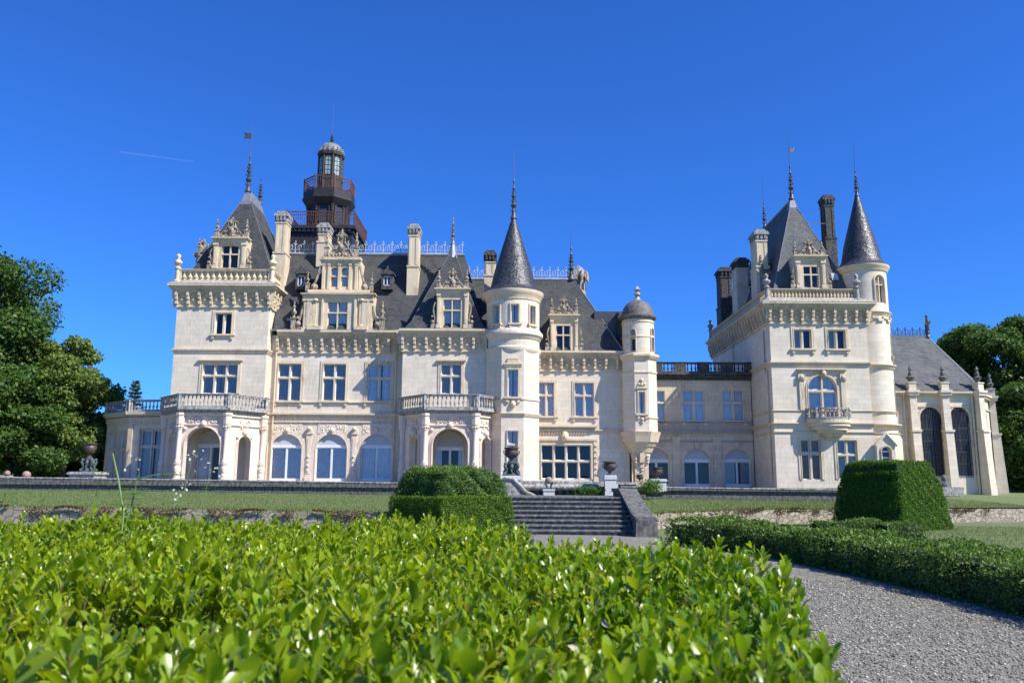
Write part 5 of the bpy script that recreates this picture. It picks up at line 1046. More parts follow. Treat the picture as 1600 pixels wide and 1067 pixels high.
for a, b_ in zip(xs, xs[1:]):
    ya, yb_ = wl_y(a + 1e-6), wl_y(b_ - 1e-6)
    if a > -.76 and b_ < 4.26 and b_ - a > 1: continue
    if b_ - a < .01: continue
    K = 6
    for k in range(K):
        t0, t1 = k / K, (k + 1) / K; e = lambda x, y0, t: (x, -(y0 + (TW - y0) * t), tz(x, lz(x) + (E - .60 - lz(x)) * t ** .8))
        m.face([e(a, ya, t0), e(b_, yb_, t0), e(b_, yb_, t1), e(a, ya, t1)], WF, True)
for a, b_ in ((XR, 26), (26, 34), (34, 45), (45, 70)):
    K = 8
    for k in range(K):
        e = lambda x, t: (x, -(wl_y(x) + (92 - wl_y(x)) * t), tz(x * .7, E - .86 + .62 * min(1, t * 2.2) ** .8))
        m.face([e(a, k / K), e(b_, k / K), e(b_, (k + 1) / K), e(a, (k + 1) / K)], WF, True)
o = obj('sloping_lawn', m, LAWN); tag(o, kind='structure')
sheet('terrace', [[(-160, TW - .1, tz(-60, E - .14)), (XR + .2, TW - .1, tz(XR, E - .14)), (XR + .2, 200, tz(XR, E - .14)), (-160, 200, tz(-60, E - .14))]], GRAVEL)
# path
def zl(x): return -TILT * x
pth = [(-.6, 25.6), (4.3, 25.6), G(1045, 852), G(1200, 872), G(1400, 915), G(1600, 968), (7.2, 6), (6.4, 1), (-4, 1), (-4, 9), (-1.5, 16)]
o = sheet('gravel_path', [[(x, y, zl(x) + .012) for x, y in pth]], GRAVEL)
rg = NP; n = 120000                                   # loose stones lying on the nearer path
py = 3.6 + 10.5 * rg.random(n) ** 1.5; px_ = -.5 + (8.4 * rg.random(n)); x1_ = np.interp(py, [1, 6, 9, 12, 16, 20, 26], [6.4, 7.2, G(1600, 968)[0], G(1400, 915)[0] + .2, G(1200, 880)[0], G(1100, 862)[0], 4.3])
k = (px_ < x1_) & (px_ > py * .18); px_, py = px_[k], py[k]; n = len(px_)
base = np.array([[1, 0, 0], [0, 1, 0], [-1, 0, 0], [0, -1, 0], [0, 0, .7], [0, 0, -.5]]); s = (.0045 + .011 * rg.random((n, 1, 1)) ** 3) * (1 + py[:, None, None] * .025)
V = base[None] * (.6 + .8 * rg.random((n, 6, 1))) * s * (.7 + .6 * rg.random((n, 1, 3))); th = rg.random(n) * 6.28; c, s_ = np.cos(th)[:, None], np.sin(th)[:, None]
V = np.stack([V[..., 0] * c - V[..., 1] * s_, V[..., 0] * s_ + V[..., 1] * c, V[..., 2]], -1) + np.stack([px_, py, zl(px_) + .016], -1)[:, None]
T = np.array([[0, 1, 4], [1, 2, 4], [2, 3, 4], [3, 0, 4], [1, 0, 5], [2, 1, 5], [3, 2, 5], [0, 3, 5]]); Fc = (T[None] + (np.arange(n) * 6)[:, None, None]).reshape(-1, 3)
tag(fast('loose_gravel', V.reshape(-1, 3), Fc, PEB), kind='stuff')

n = 130000; gx = rg.uniform(-24, 27, n); t_ = rg.random(n) ** 1.3; wy = np.array([wl_y(a) for a in gx]); far = np.where(gx > XR, 70, TW); gy = wy + (far - wy) * t_; kk = (gx < -.9) | (gx > 4.4); gx, gy, t_, wy = gx[kk], gy[kk], t_[kk], wy[kk]; n = len(gx)
lzv = np.array([lz(a) for a in gx]); gzv = np.where(gx > XR, E - .86 + .62 * np.minimum(1, (gy - wy) / (92 - wy) * 2.2) ** .8 - TILT * gx * .7, lzv + (E - .60 - lzv) * ((gy - wy) / (TW - wy)) ** .8 - TILT * gx)
d = rg.normal(0, .5, (n, 3)); d[:, 2] = 1
def blades(x, y, z, d, L, W):
    n = len(x); c = np.stack([x, y, z - .01], -1); d = d / np.linalg.norm(d, axis=1, keepdims=True); a = rg.random(n) * 6.28; s = np.stack([np.cos(a), np.sin(a), 0 * a], -1) * W; V = np.stack([c - s, c + s, c + d * L[:, None]], 1).reshape(-1, 3); return V, np.arange(n * 3).reshape(-1, 3)
L_GRASS = leafmat('grass blades', [(0, (.09, .15, .03)), (.5, (.125, .19, .045)), (.9, (.17, .21, .065)), (1, (.24, .24, .10))], .3)
V, Fg = blades(gx, gy, gzv, d, .035 + .045 * rg.random(n) ** 2, .013); tag(fast('grass', V, Fg, L_GRASS), kind='stuff')
n = 60000; gx = rg.uniform(4, 24, n); gy = rg.uniform(14, 36, n); kk = (gx > 5.2) & (gy < np.array([wl_y(a) for a in gx]) - .2) & (gx > np.interp(gy, [10, 16, 22, 26], [7.5, 6.2, 5.0, 4.7])); gx, gy = gx[kk], gy[kk]; n = len(gx); d = rg.normal(0, .5, (n, 3)); d[:, 2] = 1
V, Fg = blades(gx, gy, -TILT * gx, d, .04 + .06 * rg.random(n) ** 2, .010); tag(fast('lawn_grass', V, Fg, L_GRASS), kind='stuff')

# ------------------------------------------------------------------ walls, steps, terrace furniture
def wallrun(name, pts, zt_, zb_, thick, mat, cop, copm, label, cat, grp=None, lumpy=0):
    O = (pts[0][0], pts[0][1], zb_); m = MB()
    t = thing(name, O, label, cat, grp); k = MB()
    for p, q in zip(pts, pts[1:]):
        f = between(p, q); c = max(1, int(f.L / (.8 if lumpy else 3)))
        for i in range(c):
            a, b_ = f.L * i / c, f.L * (i + 1) / c; xa, xb = f.w(a, 0, 0)[0], f.w(b_, 0, 0)[0]; j0 = 0
            za, zb2 = tz(xa, zt_(xa)), tz(xb, zt_(xb)); m.hull([(a, 0, zb_ - .5), (b_, 0, zb_ - .5), (b_, -thick, zb_ - .5), (a, -thick, zb_ - .5)], [(a, 0, za), (b_, 0, zb2), (b_, -thick, zb2), (a, -thick, za)], f)
            g = .012 if not lumpy else .0
            if cop: k.hull([(a + g, cop[0], za + .001), (b_ - g, cop[0], zb2 + .001), (b_ - g, -thick - cop[0], zb2 + .001), (a + g, -thick - cop[0], za + .001)], [(a + g, cop[0] * .8, za + cop[1]), (b_ - g, cop[0] * .8, zb2 + cop[1]), (b_ - g, -thick - cop[0], zb2 + cop[1]), (a + g, -thick - cop[0], za + cop[1])], f)
    obj('masonry', m, mat, t)
    if cop: obj('coping', k, copm, t)
    return t
wallrun('terrace_wall', [(-60, TW), (-.75, TW)], lambda x: E - .045, 0.6, .5, TERR, (.02, .055), GREY, 'low dark weathered stone wall along the lawn in front of the left half of the chateau', 'wall')
wallrun('terrace_wall', [(5.2, TW), (XR + .3, TW)], lambda x: E - .075, 0.6, .5, TERR, (.02, .055), GREY, 'low dark weathered stone wall in front of the recessed wing, right of the steps', 'wall')
wallrun('terrace_wall', [(-.9, TW + .1), (6.0, TW + .1)], lambda x: E + .05, 0.6, .5, TERR, (.06, .12), GREY, 'low grey wall under the wide mullioned window, behind the basin', 'wall')
wallrun('low_wall', [(-75, 52), (-30, 50)], lambda x: E - .02, 0.9, .4, TERR, (.05, .12), GREY, 'low grey wall under the trees at the far left behind the terrace edge', 'wall')
wallrun('retaining_wall', WL[:3], lambda x: E - .965, -.2, .4, RUBBLE, None, None, 'rubble stone retaining wall with creeper between lawn and hedge, left of the steps', 'wall')
wallrun('retaining_wall', [(4.3, 28.9), WL[6], WL[7], WL[8]], lambda x: lz(x) + .005 if x < XR else E - .855, -.2, .4, RUBBLE, None, None, 'rubble stone retaining wall across the lawn behind the big topiary', 'wall')
# stairs
ST = thing('stone_steps', (1.7, 25.6, 0), 'broad flight of dark weathered stone steps with a sloping parapet on the right', 'steps'); m = MB(); ns = 8
for k in range(ns):
    z0, z1 = 1.09 * k / ns, 1.09 * (k + 1) / ns; y0 = 25.6 + .36 * k; dx = .012 * (k % 3)
    t = MB(); t.box(-.32, 3.72, -y0 - 4.5 + .36 * k * .3, -y0, -.2 if k == 0 else z0 - .02, z1 - .045, WF); t.box(-.34, 3.74, -y0 - .5, -y0 + .05, z1 - .045, z1 + .002 * k * 0, WF); obj('step', t, STEPM, ST)
m.box(-.75, 4.2, -34.5, -28.35, .4, 1.088, WF); obj('landing', m, TERR, ST)
def cheek(xa, xb, z_t):
    m = MB(); prof = [(25.2, -.1), (25.2, .42), (25.75, .46), (29.0, 1.24), (31.0, 1.24), (31.0, -.1)]
    f = Frame(xa, 0, 0, 1); m.hull([(y, 0, z) for y, z in prof], [(y, xb - xa, z) for y, z in prof], f)
    prof = [(25.12, .425), (25.12, .55), (25.75, .59), (29.0, 1.37), (31.05, 1.37), (31.05, 1.245), (29.0, 1.245), (25.75, .465)]
    m.hull([(y, -.05, z) for y, z in prof], [(y, xb - xa + .05, z) for y, z in prof], f); return m
x_ = 3.76; m = cheek(x_, x_ + .52, 0); m.hull([(x_ - .08, -25.0, -.1), (x_ + .62, -25.0, -.1), (x_ + .62, -25.7, -.1), (x_ - .08, -25.7, -.1)], [(x_ - .03, -25.05, .5), (x_ + .57, -25.05, .5), (x_ + .57, -25.7, .55), (x_ - .03, -25.7, .55)], WF); obj('parapet', m, TERR, ST)
m = cheek(-.86, -.36, 0); obj('parapet', m, TERR, ST)
# basin with moulded rim
BA = thing('fountain_basin', (2, 33, 1.1), 'long grey stone basin with a rounded moulded rim at the head of the steps', 'basin'); m = MB(); yb_ = 32.6
xa, xb = AX(812, 760, yb_), AX(962, 760, yb_); z1 = AZ(880, 757, yb_)
m.hull([(xa, -yb_ - .42, .9), (xb, -yb_ - .42, .9), (xb, -yb_ - 3.4, .9), (xa, -yb_ - 3.4, .9)], [(xa, -yb_ - .42, z1 - .05), (xb, -yb_ - .42, z1 - .05), (xb, -yb_ - 3.4, z1 - .05), (xa, -yb_ - 3.4, z1 - .05)], WF); obj('basin_wall', m, TERR, BA)
m = MB(); z_ = z1 - .1
for a, b_ in (((xa - .1, yb_ + .15), (xb + .1, yb_ + .15)),): m.tube([(a[0], a[1], z_), (b_[0], b_[1], z_)], .12, 10); m.box(a[0], b_[0], -a[1] - .35, -a[1] + .02, z_ + .1, z_ + .14, WF)
obj('rim', m, GREY, BA)
# ferny weeds in the basin
def leafset(cent, dirs, L, W, curl=.15, nrm=None):
    """rhombic leaves: cent (N,3) base points, dirs (N,3)"""
    n = len(cent); d = dirs / np.linalg.norm(dirs, axis=1, keepdims=True); a = rg.normal(size=(n, 3)) if nrm is None else nrm; s = np.cross(d, a); s /= np.linalg.norm(s, axis=1, keepdims=True) + 1e-9; nn = np.cross(s, d)
    L = np.broadcast_to(L, (n,))[:, None]; W = np.broadcast_to(W, (n,))[:, None]
    m_ = cent + d * L * .5 + nn * L * curl; V = np.stack([cent, m_ + s * W * .5, cent + d * L, m_ - s * W * .5], 1).reshape(-1, 3)
    F_ = np.arange(n * 4).reshape(-1, 4); return V, F_
def unit(n): v = rg.normal(size=(n, 3)); return v / np.linalg.norm(v, axis=1, keepdims=True)
n = 500; cx_ = np.concatenate([rg.normal(AX(925, 770, 32.2), .35, n)]); c = np.stack([cx_, rg.normal(32.15, .08, n), 1.1 + .28 * rg.random(n)], -1); d = unit(n); d[:, 2] = abs(d[:, 2]) + .3
V, F_ = leafset(c, d, .14, .035); o = fast('fern_clump', V, F_, L_WEED, org=(3.1, 32.2, 1.1)); tag(o, 'small green weeds growing at the foot of the basin rim beside the white pedestal', 'weeds', kind='stuff')

def urn_mesh(z0, s=1.0):
    m = MB(); m.lathe(0, 0, [(r * s, z0 + t * s) for r, t in ((.20, 0), (.20, .05), (.09, .09), (.075, .16), (.11, .19), (.10, .21), (.22, .27), (.33, .38), (.36, .50), (.36, .58), (.30, .64), (.31, .68), (.41, .73), (.41, .77), (.33, .77), (.30, .70), (.05, .66))], 20)
    for k in (0, math.pi):
        c, q = math.cos(k), math.sin(k); m.tube([(c * .33 * s, q * .33 * s, z0 + .62 * s), (c * .42 * s, q * .42 * s, z0 + .59 * s), (c * .42 * s, q * .42 * s, z0 + .48 * s), (c * .34 * s, q * .34 * s, z0 + .40 * s)], .028 * s, 6)
    for k in range(20): a = k * math.pi / 10; m.tube([(.15 * s * math.cos(a), .15 * s * math.sin(a), z0 + .23 * s), (.30 * s * math.cos(a), .30 * s * math.sin(a), z0 + .33 * s), (.35 * s * math.cos(a), .35 * s * math.sin(a), z0 + .44 * s)], .022 * s, 4)
    return m
def grotesque(s):             # bronze pedestal of scrolls and winged figures
    m = MB(); m.lathe(0, 0, [(.5 * s, 0), (.5 * s, .05 * s), (.36 * s, .1 * s), (.22 * s, .25 * s), (.26 * s, .5 * s), (.34 * s, .66 * s), (.2 * s, .72 * s)], 10)
    for k in range(4):
        a = math.pi / 4 + k * math.pi / 2; c, q = math.cos(a), math.sin(a)
        m.tube([(c * r * s, q * r * s, z * s) for r, z in ((.22, .55), (.40, .62), (.50, .50), (.40, .36), (.34, .22), (.48, .12), (.58, .06))], [.05 * s, .07 * s, .08 * s, .09 * s, .07 * s, .07 * s, .06 * s], 7); m.ball(c * .44 * s, q * .44 * s, .60 * s, .10 * s, 8)
        c, q = math.cos(a - .785), math.sin(a - .785); m.ball(c * .28 * s, q * .28 * s, .45 * s, .13 * s, 8, 1.3); m.tube([(c * .3 * s, q * .3 * s, .35 * s), (c * .42 * s, q * .42 * s, .2 * s), (c * .36 * s, q * .36 * s, .08 * s)], .05 * s, 6)
    return m
def pedestal(x, y, w, z0, z1, label, grp='pale stone pedestals', mat=None, scroll=0):
    t = thing('pedestal', (x, y, z0), label, 'pedestal', grp); m = MB(Frame(x, y)); H_ = z1 - z0; a = w / 2
    m.box(-a, a, -a, a, z0, z1 - H_ * .2); obj('plinth', m, mat or WHITE, t); k = MB(Frame(x, y)); k.box(-a * 1.12, a * 1.12, -a * 1.12, a * 1.12, z1 - H_ * .2, z1 - H_ * .06); k.box(-a * 1.02, a * 1.02, -a * 1.02, a * 1.02, z1 - H_ * .06, z1); obj('cap', k, mat or WHITE, t)
    if scroll: q = MB(Frame(x, y)); q.extr([(-a, z0), (-a, z1 - .12), (a * .3, z1 - .14), (a * .7, z0 + H_ * .62), (a * 1.4, z0 + H_ * .25), (a * 2.3, z0 + H_ * .06), (a * 2.6, z0 - .12), (a * 1.2, z0 - .12)], a + .005, a + .3); q.tube([(x + e * a, y - a - .3, z) for e, z in ((-.9, z1 - .1), (.2, z1 - .14), (.7, z0 + H_ * .6), (1.4, z0 + H_ * .25), (2.4, z0 + .03))], .07, 6); obj('scroll', q, GREY, t)
    return t
def bigurn(x, y, z, h, lab, wx=1.0, grp='grand bronze urns on scrolled bases'):
    s = h / 1.48; t = thing('urn', (x, y, z), lab, 'urn', grp); b = grotesque(s); b.v = [(a * wx + x, c * wx + y, d + z) for a, c, d in b.v]; obj('scrolled_base', b, BRONZE, t); u = urn_mesh(.70 * s, s); u.v = [(a * wx + x, c * wx + y, d + z) for a, c, d in u.v]; obj('bowl', u, TERRA, t); return t
def smallurn(x, y, z, h, lab, src=None):
    s = h / .77; u = urn_mesh(0, s); u.v = [(a + x, c + y, d + z) for a, c, d in u.v]; t = obj('urn', u, TERRA, org=(x, y, z)); return tag(t, lab, 'urn', 'small urns on the terrace')
def place(u0, u1, v0, v1, Y): return AX((u0 + u1) / 2, v1, Y), (u1 - u0) / FPX * Y, AZ((u0 + u1) / 2, v1, Y), AZ((u0 + u1) / 2, v0, Y)
x, w, z0, z1 = place(784, 814, 743, 776, 33.2); pedestal(x, 33.2, w, z0, z1, 'pale pedestal with a long scroll at the left head of the steps', scroll=1)
bigurn(x, 33.2, z1, AZ(799, 699, 33.2) - z1, 'bronze urn on a green scrolled base beside the round tower, left head of the steps')
x, w, z0, z1 = place(944, 963, 742, 776, 32.2); pedestal(x, 32.2, w * .92, z0 - .02, z1, 'slim white pedestal carrying an urn at the right end of the basin'); smallurn(x, 32.2, z1, AZ(950, 721, 32.2) - z1, 'handled terracotta coloured urn on the slim white pedestal right of the basin')
x, w, z0, z1 = place(848, 867, 764, 776, 31.6); pedestal(x, 31.6, w * .9, z0 - .02, z1, 'small white block in front of the basin under the stone ball')
m = MB(); zb1 = AZ(857, 744.5, 31.6); r = (zb1 - z1) * .31
for k in range(4): a = math.pi / 4 + k * math.pi / 2; m.tube([(x + c * math.cos(a), 31.6 + c * math.sin(a), z1 + z) for c, z in ((.17, .0), (.10, .1), (.17, .2), (.2, .26))], .035, 6)
BT = thing('stone_ball', (x, 31.6, z1), 'pinkish stone ball on a dark bracket above the small white block before the basin', 'ball ornament', 'stone balls on the terrace'); obj('bracket', m, BRONZE, BT); m = MB(); m.ball(x, 31.6, zb1 - r, r, 16); obj('ball', m, BALLM, BT)
x, w, z0, z1 = place(1014, 1040, 748, 756, 40.2); pedestal(x, 40.25, .75, E - .3, z1, 'short white scrolled block under the urn behind the leafy bush', mat=WHITE); smallurn(x, 40.25, z1, AZ(1028, 730, 40) - z1, 'dark urn standing above the leafy bush in front of the turret corbel')
x, w, z0, z1 = place(990, 1010, 741, 752, 40.3); smallurn(x, 40.35, z0, (z1 - z0) * 1.0, 'low dark bowl on the grey wall under the corbelled turret')
x, w, z0, z1 = place(115, 158, 737, 752, 44); pedestal(x, 44, w * .9, E - .2, z1, 'broad grey pedestal of the big urn before the trees at far left', mat=GREY); bigurn(x, 44, z1, AZ(142, 692, 44) - z1, 'large bronze urn on a scrolled base in front of the dark trees at the left', wx=.74)
for u, v0, r, lab in ((42, 735.5, .2, 'pinkish stone ball on the terrace wall left of the big urn'), (12, 735, .14, 'small low stone knob on the terrace wall near the left edge')):
    x, z = AX(u, v0, 41), AZ(u, v0, 41); m = MB(); m.ball(x, 41, z - r, r, 14); m.lathe(x, 41, [(r * .8, z - 2 * r - .12), (r * .5, z - 2 * r + .03)], 10); tag(obj('stone_ball', m, BALLM, org=(x, 41, z - 2 * r - .1)), lab, 'ball ornament', 'stone balls on the terrace')
x = AX(1478, 755, 56); m = MB(Frame(x, 56)); m.box(-.9, .9, -.5, .5, E - .6, E - .02); t = obj('plinth', m, GREY, org=(x, 56, E - .6)); tag(t, 'grey stone block beside the topiary at the foot of the chapel', 'stone block')
m = MB(); m.lathe(x - .1, 56, [(.35, E - .02), (.3, E + .2), (.2, E + .42), (.22, E + .52), (.14, E + .7), (.02, E + .8)], 10); m.tube([(x - .6, 56, E + .05), (x - .3, 55.9, E + .25), (x, 56, E + .4)], .14, 6); tag(obj('statue', m, TERR, org=(x, 56, E)), 'small worn grey statue on the block beside the clipped topiary', 'statue')

# ------------------------------------------------------------------ clipped hedges
def to_tris(q): return [[q[0], q[1], q[2]], [q[0], q[2], q[3]]]
def topiary(name, bot, top, zb_, zt_, label, dens=1500, leaf=.05, noise_=.03, mat=None, cat='topiary hedge', roundt=0, grp=None, lumps=0):
    """clipped block: solid twiggy core and a skin of small leaves"""
    n = len(bot); bx, by = np.mean([p[0] for p in bot]), np.mean([p[1] for p in bot]); t = thing(name, (bx, by, zb_), label, cat, grp)
    core = MB(); sh = lambda P, k: [(bx + (x - bx) * k, by + (y - by) * k) for x, y in P]
    core.hull([(x, -y, zb_ - .3) for x, y in sh(bot, .95)], [(x, -y, zt_ - .08 - roundt * .6) for x, y in sh(top, .93)], WF); obj('branches', core, simple('hedge heart', (.012, .03, .007), .9, 0, 4, .4), t)
    Q = [(np.array([*bot[i], zb_]), np.array([*bot[(i + 1) % n], zb_]), np.array([*top[(i + 1) % n], zt_]), np.array([*top[i], zt_])) for i in range(n)]
    C = []; Nn = []
    for a, b_, c, d in Q:
        A_ = np.linalg.norm(b_ - a) * np.linalg.norm(d - a); k = int(A_ * dens); s, r = rg.random(k)[:, None], rg.random(k)[:, None]; p = (a * (1 - s) + b_ * s) * (1 - r) + (d * (1 - s) + c * s) * r; nn = np.cross(b_ - a, d - a); nn /= np.linalg.norm(nn); C.append(p); Nn.append(np.repeat(nn[None], k, 0))
    tp = [np.array([*p, zt_]) for p in top]; cc = np.mean(tp, 0)
    for i in range(n):
        a, b_ = tp[i], tp[(i + 1) % n]; k = int(abs(np.cross((a - cc)[:2], (b_ - cc)[:2])) / 2 * dens * .9); s = np.sqrt(rg.random(k))[:, None]; r = rg.random(k)[:, None]; C.append(cc + ((a * (1 - r) + b_ * r) - cc) * s); Nn.append(np.repeat([[0, 0, 1.]], k, 0))
    C = np.concatenate(C); Nn = np.concatenate(Nn)
    if roundt:                                       # soften the shoulders
        cen = np.array([bx, by]); rel_ = C[:, :2] - cen; rr_ = np.linalg.norm(rel_, axis=1) / (np.linalg.norm(rel_, axis=1).max()); tt = (C[:, 2] - zb_) / (zt_ - zb_); C[:, 2] -= roundt * rr_ ** 3 * (tt > .6); C[:, :2] -= rel_ * (.12 * np.clip((tt - .6) / .4, 0, 1) ** 2)[:, None]
    ph = np.sin(C[:, 0] * 5.1 + C[:, 2] * 3.7 + 1) * np.sin(C[:, 1] * 4.3 + C[:, 2] * 6.1) + .6 * np.sin(C[:, 0] * 11 + C[:, 1] * 9 + C[:, 2] * 13)
    C = C + Nn * (noise_ * (rg.normal(size=(len(C), 1)) * .8 + ph[:, None] * (.7 + lumps)) - .02); d = Nn * .45 + unit(len(C)); d[:, 2] += .25
    V, F_ = leafset(C, d, leaf * (.7 + .6 * rg.random(len(C))), leaf * .6, nrm=Nn + unit(len(C)) * .75); fast('foliage', V, F_, mat or L_YEW, t); return t
g1, g2, g3 = G(1300, 829), G(1411, 831), G(1487, 828)
g1 = (AX(1298, 800, 33.2), 33.2); g2 = (AX(1412, 800, 30.8), 30.8); g3 = (AX(1489, 800, 32.6), 32.6); g4 = (g1[0] + g3[0] - g2[0], g1[1] + g3[1] - g2[1]); cx_, cy_ = (g1[0] + g3[0]) / 2, (g1[1] + g3[1]) / 2
bot = [g1, g2, g3, g4]; top = [(cx_ + (x - cx_) * .77, cy_ + (y - cy_) * .77) for x, y in bot]
topiary('pyramid_topiary', bot, top, zl(14.8), AZ(1405, 720, 31.2), 'tall clipped yew block with sloping sides standing on the right lawn', 2000, .055, .032, roundt=.10, lumps=.4)
g1, g2, g3 = (AX(603, 800, 26.4), 26.4), (AX(690, 800, 24.2), 24.2), (AX(806, 800, 25.2), 25.2); g4 = (g1[0] + g3[0] - g2[0], g1[1] + g3[1] - g2[1] + .3); bot = [g1, g2, g3, g4]; cx_, cy_ = (g1[0] + g3[0]) / 2, (g1[1] + g3[1]) / 2
top = [(cx_ + (x - cx_) * .94, cy_ + (y - cy_) * .94) for x, y in bot]; zt1 = AZ(700, 776, 24.6)
topiary('clipped_hedge', bot, top, 0, zt1, 'lower square clipped hedge block left of the steps, lit on its front', 2600, .042, .024, lumps=.3, mat=L_YEW2, grp='two tier hedge left of the steps')
b2 = [(cx_ - .02 + (x - cx_) * .88, cy_ + .3 + (y - cy_) * .84) for x, y in bot]; t2 = [(cx_ - .02 + (x - cx_) * .80, cy_ + .3 + (y - cy_) * .74) for x, y in bot]
topiary('clipped_hedge', b2, t2, zt1 - .15, AZ(700, 735, 25.2) + .04, 'rounded dark green hedge mound rising above the lower block left of the steps', 2300, .05, .055, roundt=.10, lumps=.6, mat=L_BOX, grp='two tier hedge left of the steps')
def strip(name, pts, w, h, label, dens, leaf, grp=None, mat=None, lump=.085):
    """low informal box hedge following a line"""
    O = (*pts[0], 0); t = thing(name, O, label, 'box hedge', grp); C = []; Nn = []; core = MB()
    for p, q in zip(pts, pts[1:]):
        L = math.hypot(q[0] - p[0], q[1] - p[1]); dx, dy = (q[0] - p[0]) / L, (q[1] - p[1]) / L; k = int(L * (w + 2 * h) * dens * (14 / max(5, (p[1] + q[1]) / 2)) ** 1.2); s = rg.random(k) * (L + .3) - .15; a = rg.random(k) * (w + 2 * h) - (w / 2 + h)
        o = np.clip(a, -w / 2, w / 2); z = np.where(abs(a) < w / 2, h, h - (abs(a) - w / 2)); x, y = p[0] + dx * s, p[1] + dy * s
        lu = 1 + lump * (np.sin(x * 2.3 + y * 1.9) + .7 * np.sin(x * 5.1 - y * 4.2) + .5 * np.sin(y * 9.1 + x * 3)); r = np.minimum(1, np.abs(o) / (w / 2)); z = np.clip(z * lu - .07 * r ** 4, 0, 9); oo = o * (1.0 - .06 * (z < .12)) * lu
        nx, ny = -dy, dx; nv = np.stack([nx * np.sign(o) * (abs(a) >= w / 2), ny * np.sign(o) * (abs(a) >= w / 2), (abs(a) < w / 2) * 1.0], -1); C.append(np.stack([x + nx * oo, y + ny * oo, z + zl(x)], -1)); Nn.append(nv)
        f = between(p, q); core.hull([(-.05, w * .40, -.05), (L + .05, w * .40, -.05), (L + .05, -w * .40, -.05), (-.05, -w * .40, -.05)], [(-.05, w * .36, h * .80), (L + .05, w * .36, h * .80), (L + .05, -w * .36, h * .80), (-.05, -w * .36, h * .80)], f)
    obj('branches', core, simple('box heart', (.012, .025, .008), .9, 0, 4, .4), t)
    C = np.concatenate(C); Nn = np.concatenate(Nn); d = Nn * .6 + unit(len(C)) * .9; d[:, 2] += .4; NR = Nn + unit(len(C)) * .8; C = C + Nn * rg.normal(0, .025, (len(C), 1)); ln = leaf * (.7 + .7 * rg.random(len(C))) * np.clip(C[:, 1] / 14, .55, 1.3); V, F_ = leafset(C, d, ln, ln * .6, nrm=NR); fast('foliage', V, F_, mat or L_BOX, t); return t
off = lambda p, d: (p[0] + d, p[1] + d * .35)
n = 1500; ly = rg.uniform(6, 22, n); lx = np.interp(ly, [6, 9, 12, 16, 20, 26], [7.2, G(1600, 968)[0], G(1400, 915)[0] + .2, G(1200, 880)[0], G(1100, 862)[0], 4.3]) - np.abs(rg.normal(0, .35, n)) - .02; V, F_ = leafset(np.stack([lx, ly, zl(lx) + .03], -1), unit(n) * np.array([1, 1, .15]), .03, .014, nrm=np.array([[0, 0, 1.]]) + unit(n) * .4); tag(fast('leaf_litter', V, F_, DRYL2), kind='stuff')
line = [off(G(1046, 851), .4), off(G(1150, 862), .42), off(G(1250, 880), .45), off(G(1370, 908), .48), off(G(1480, 935), .5), off(G(1600, 968), .52), off(G(1760, 1010), .55)]
strip('box_hedge', line, .95, .60, 'long dark box hedge running beside the gravel path towards the steps', 1500, .05, 'low box hedges of the parterre')
line2 = [(p[0] + 1.25, p[1] + .5) for p in line[2:]]
strip('box_hedge', line2, .9, .50, 'second long box hedge row just behind the one beside the gravel path', 1500, .05, 'low box hedges of the parterre', lump=.11)
for (ua, va), (ub, vb), h_, lab in (((1278, 838), (1368, 839), .46, 'short box hedge piece on the lawn left of and below the big topiary'), ((1380, 841), (1430, 841), .42, 'small box hedge piece at the front foot of the big topiary'), ((1112, 827), (1147, 826), .42, 'small round box clump near the start of the long box hedge')): strip('box_hedge', [G(ua, va), G(ub, vb)], .8, h_, lab, 1800, .05, 'low box hedges of the parterre')
# creeper on the rubble walls, leafy bush by the urn
def creeper(p, q, z1, n, label, zf=None):
    s = rg.random(n); s = s[(np.sin(s * 37) + np.sin(s * 91 + 1) + rg.random(n) * .9) > -.1]; n = len(s); x, y = p[0] + (q[0] - p[0]) * s, p[1] + (q[1] - p[1]) * s; z = z1 - TILT * x - np.abs(rg.normal(0, .09, n)) * (1 + np.sin(s * 53)) + .03; d = unit(n); d[:, 1] -= .8
    V, F_ = leafset(np.stack([x, y - .05 - .05 * rg.random(n), z], -1), d, .055, .035); tag(fast('creeper', V, F_, L_IVY, org=(*p, z1 - .5)), label, 'creeper', 'creepers on the rubble walls')
creeper(WL[1], WL[2], E - .95, 7000, 'red and green creeper hanging over the rubble wall left of the steps'); creeper((5, 29.4), WL[6], E - .95, 1100, 'green creeper on the rubble wall just right of the steps'); creeper(WL[6], WL[7], E - .875, 5200, 'reddish creeper along the top of the rubble wall behind the topiary')
n = 1500; c = np.stack([rg.normal(AX(1016, 755, 39.2), .24, n), rg.normal(39.2, .2, n), E - .36 + np.abs(rg.normal(.22, .16, n))], -1); V, F_ = leafset(c, unit(n) + np.array([[0, 0, .5]]), .10, .05); tag(fast('leafy_bush', V, F_, L_BOX, org=(AX(1016, 755, 39.2), 39.2, E - .4)), 'small round leafy bush on the terrace wall beside the dark urn', 'bush')

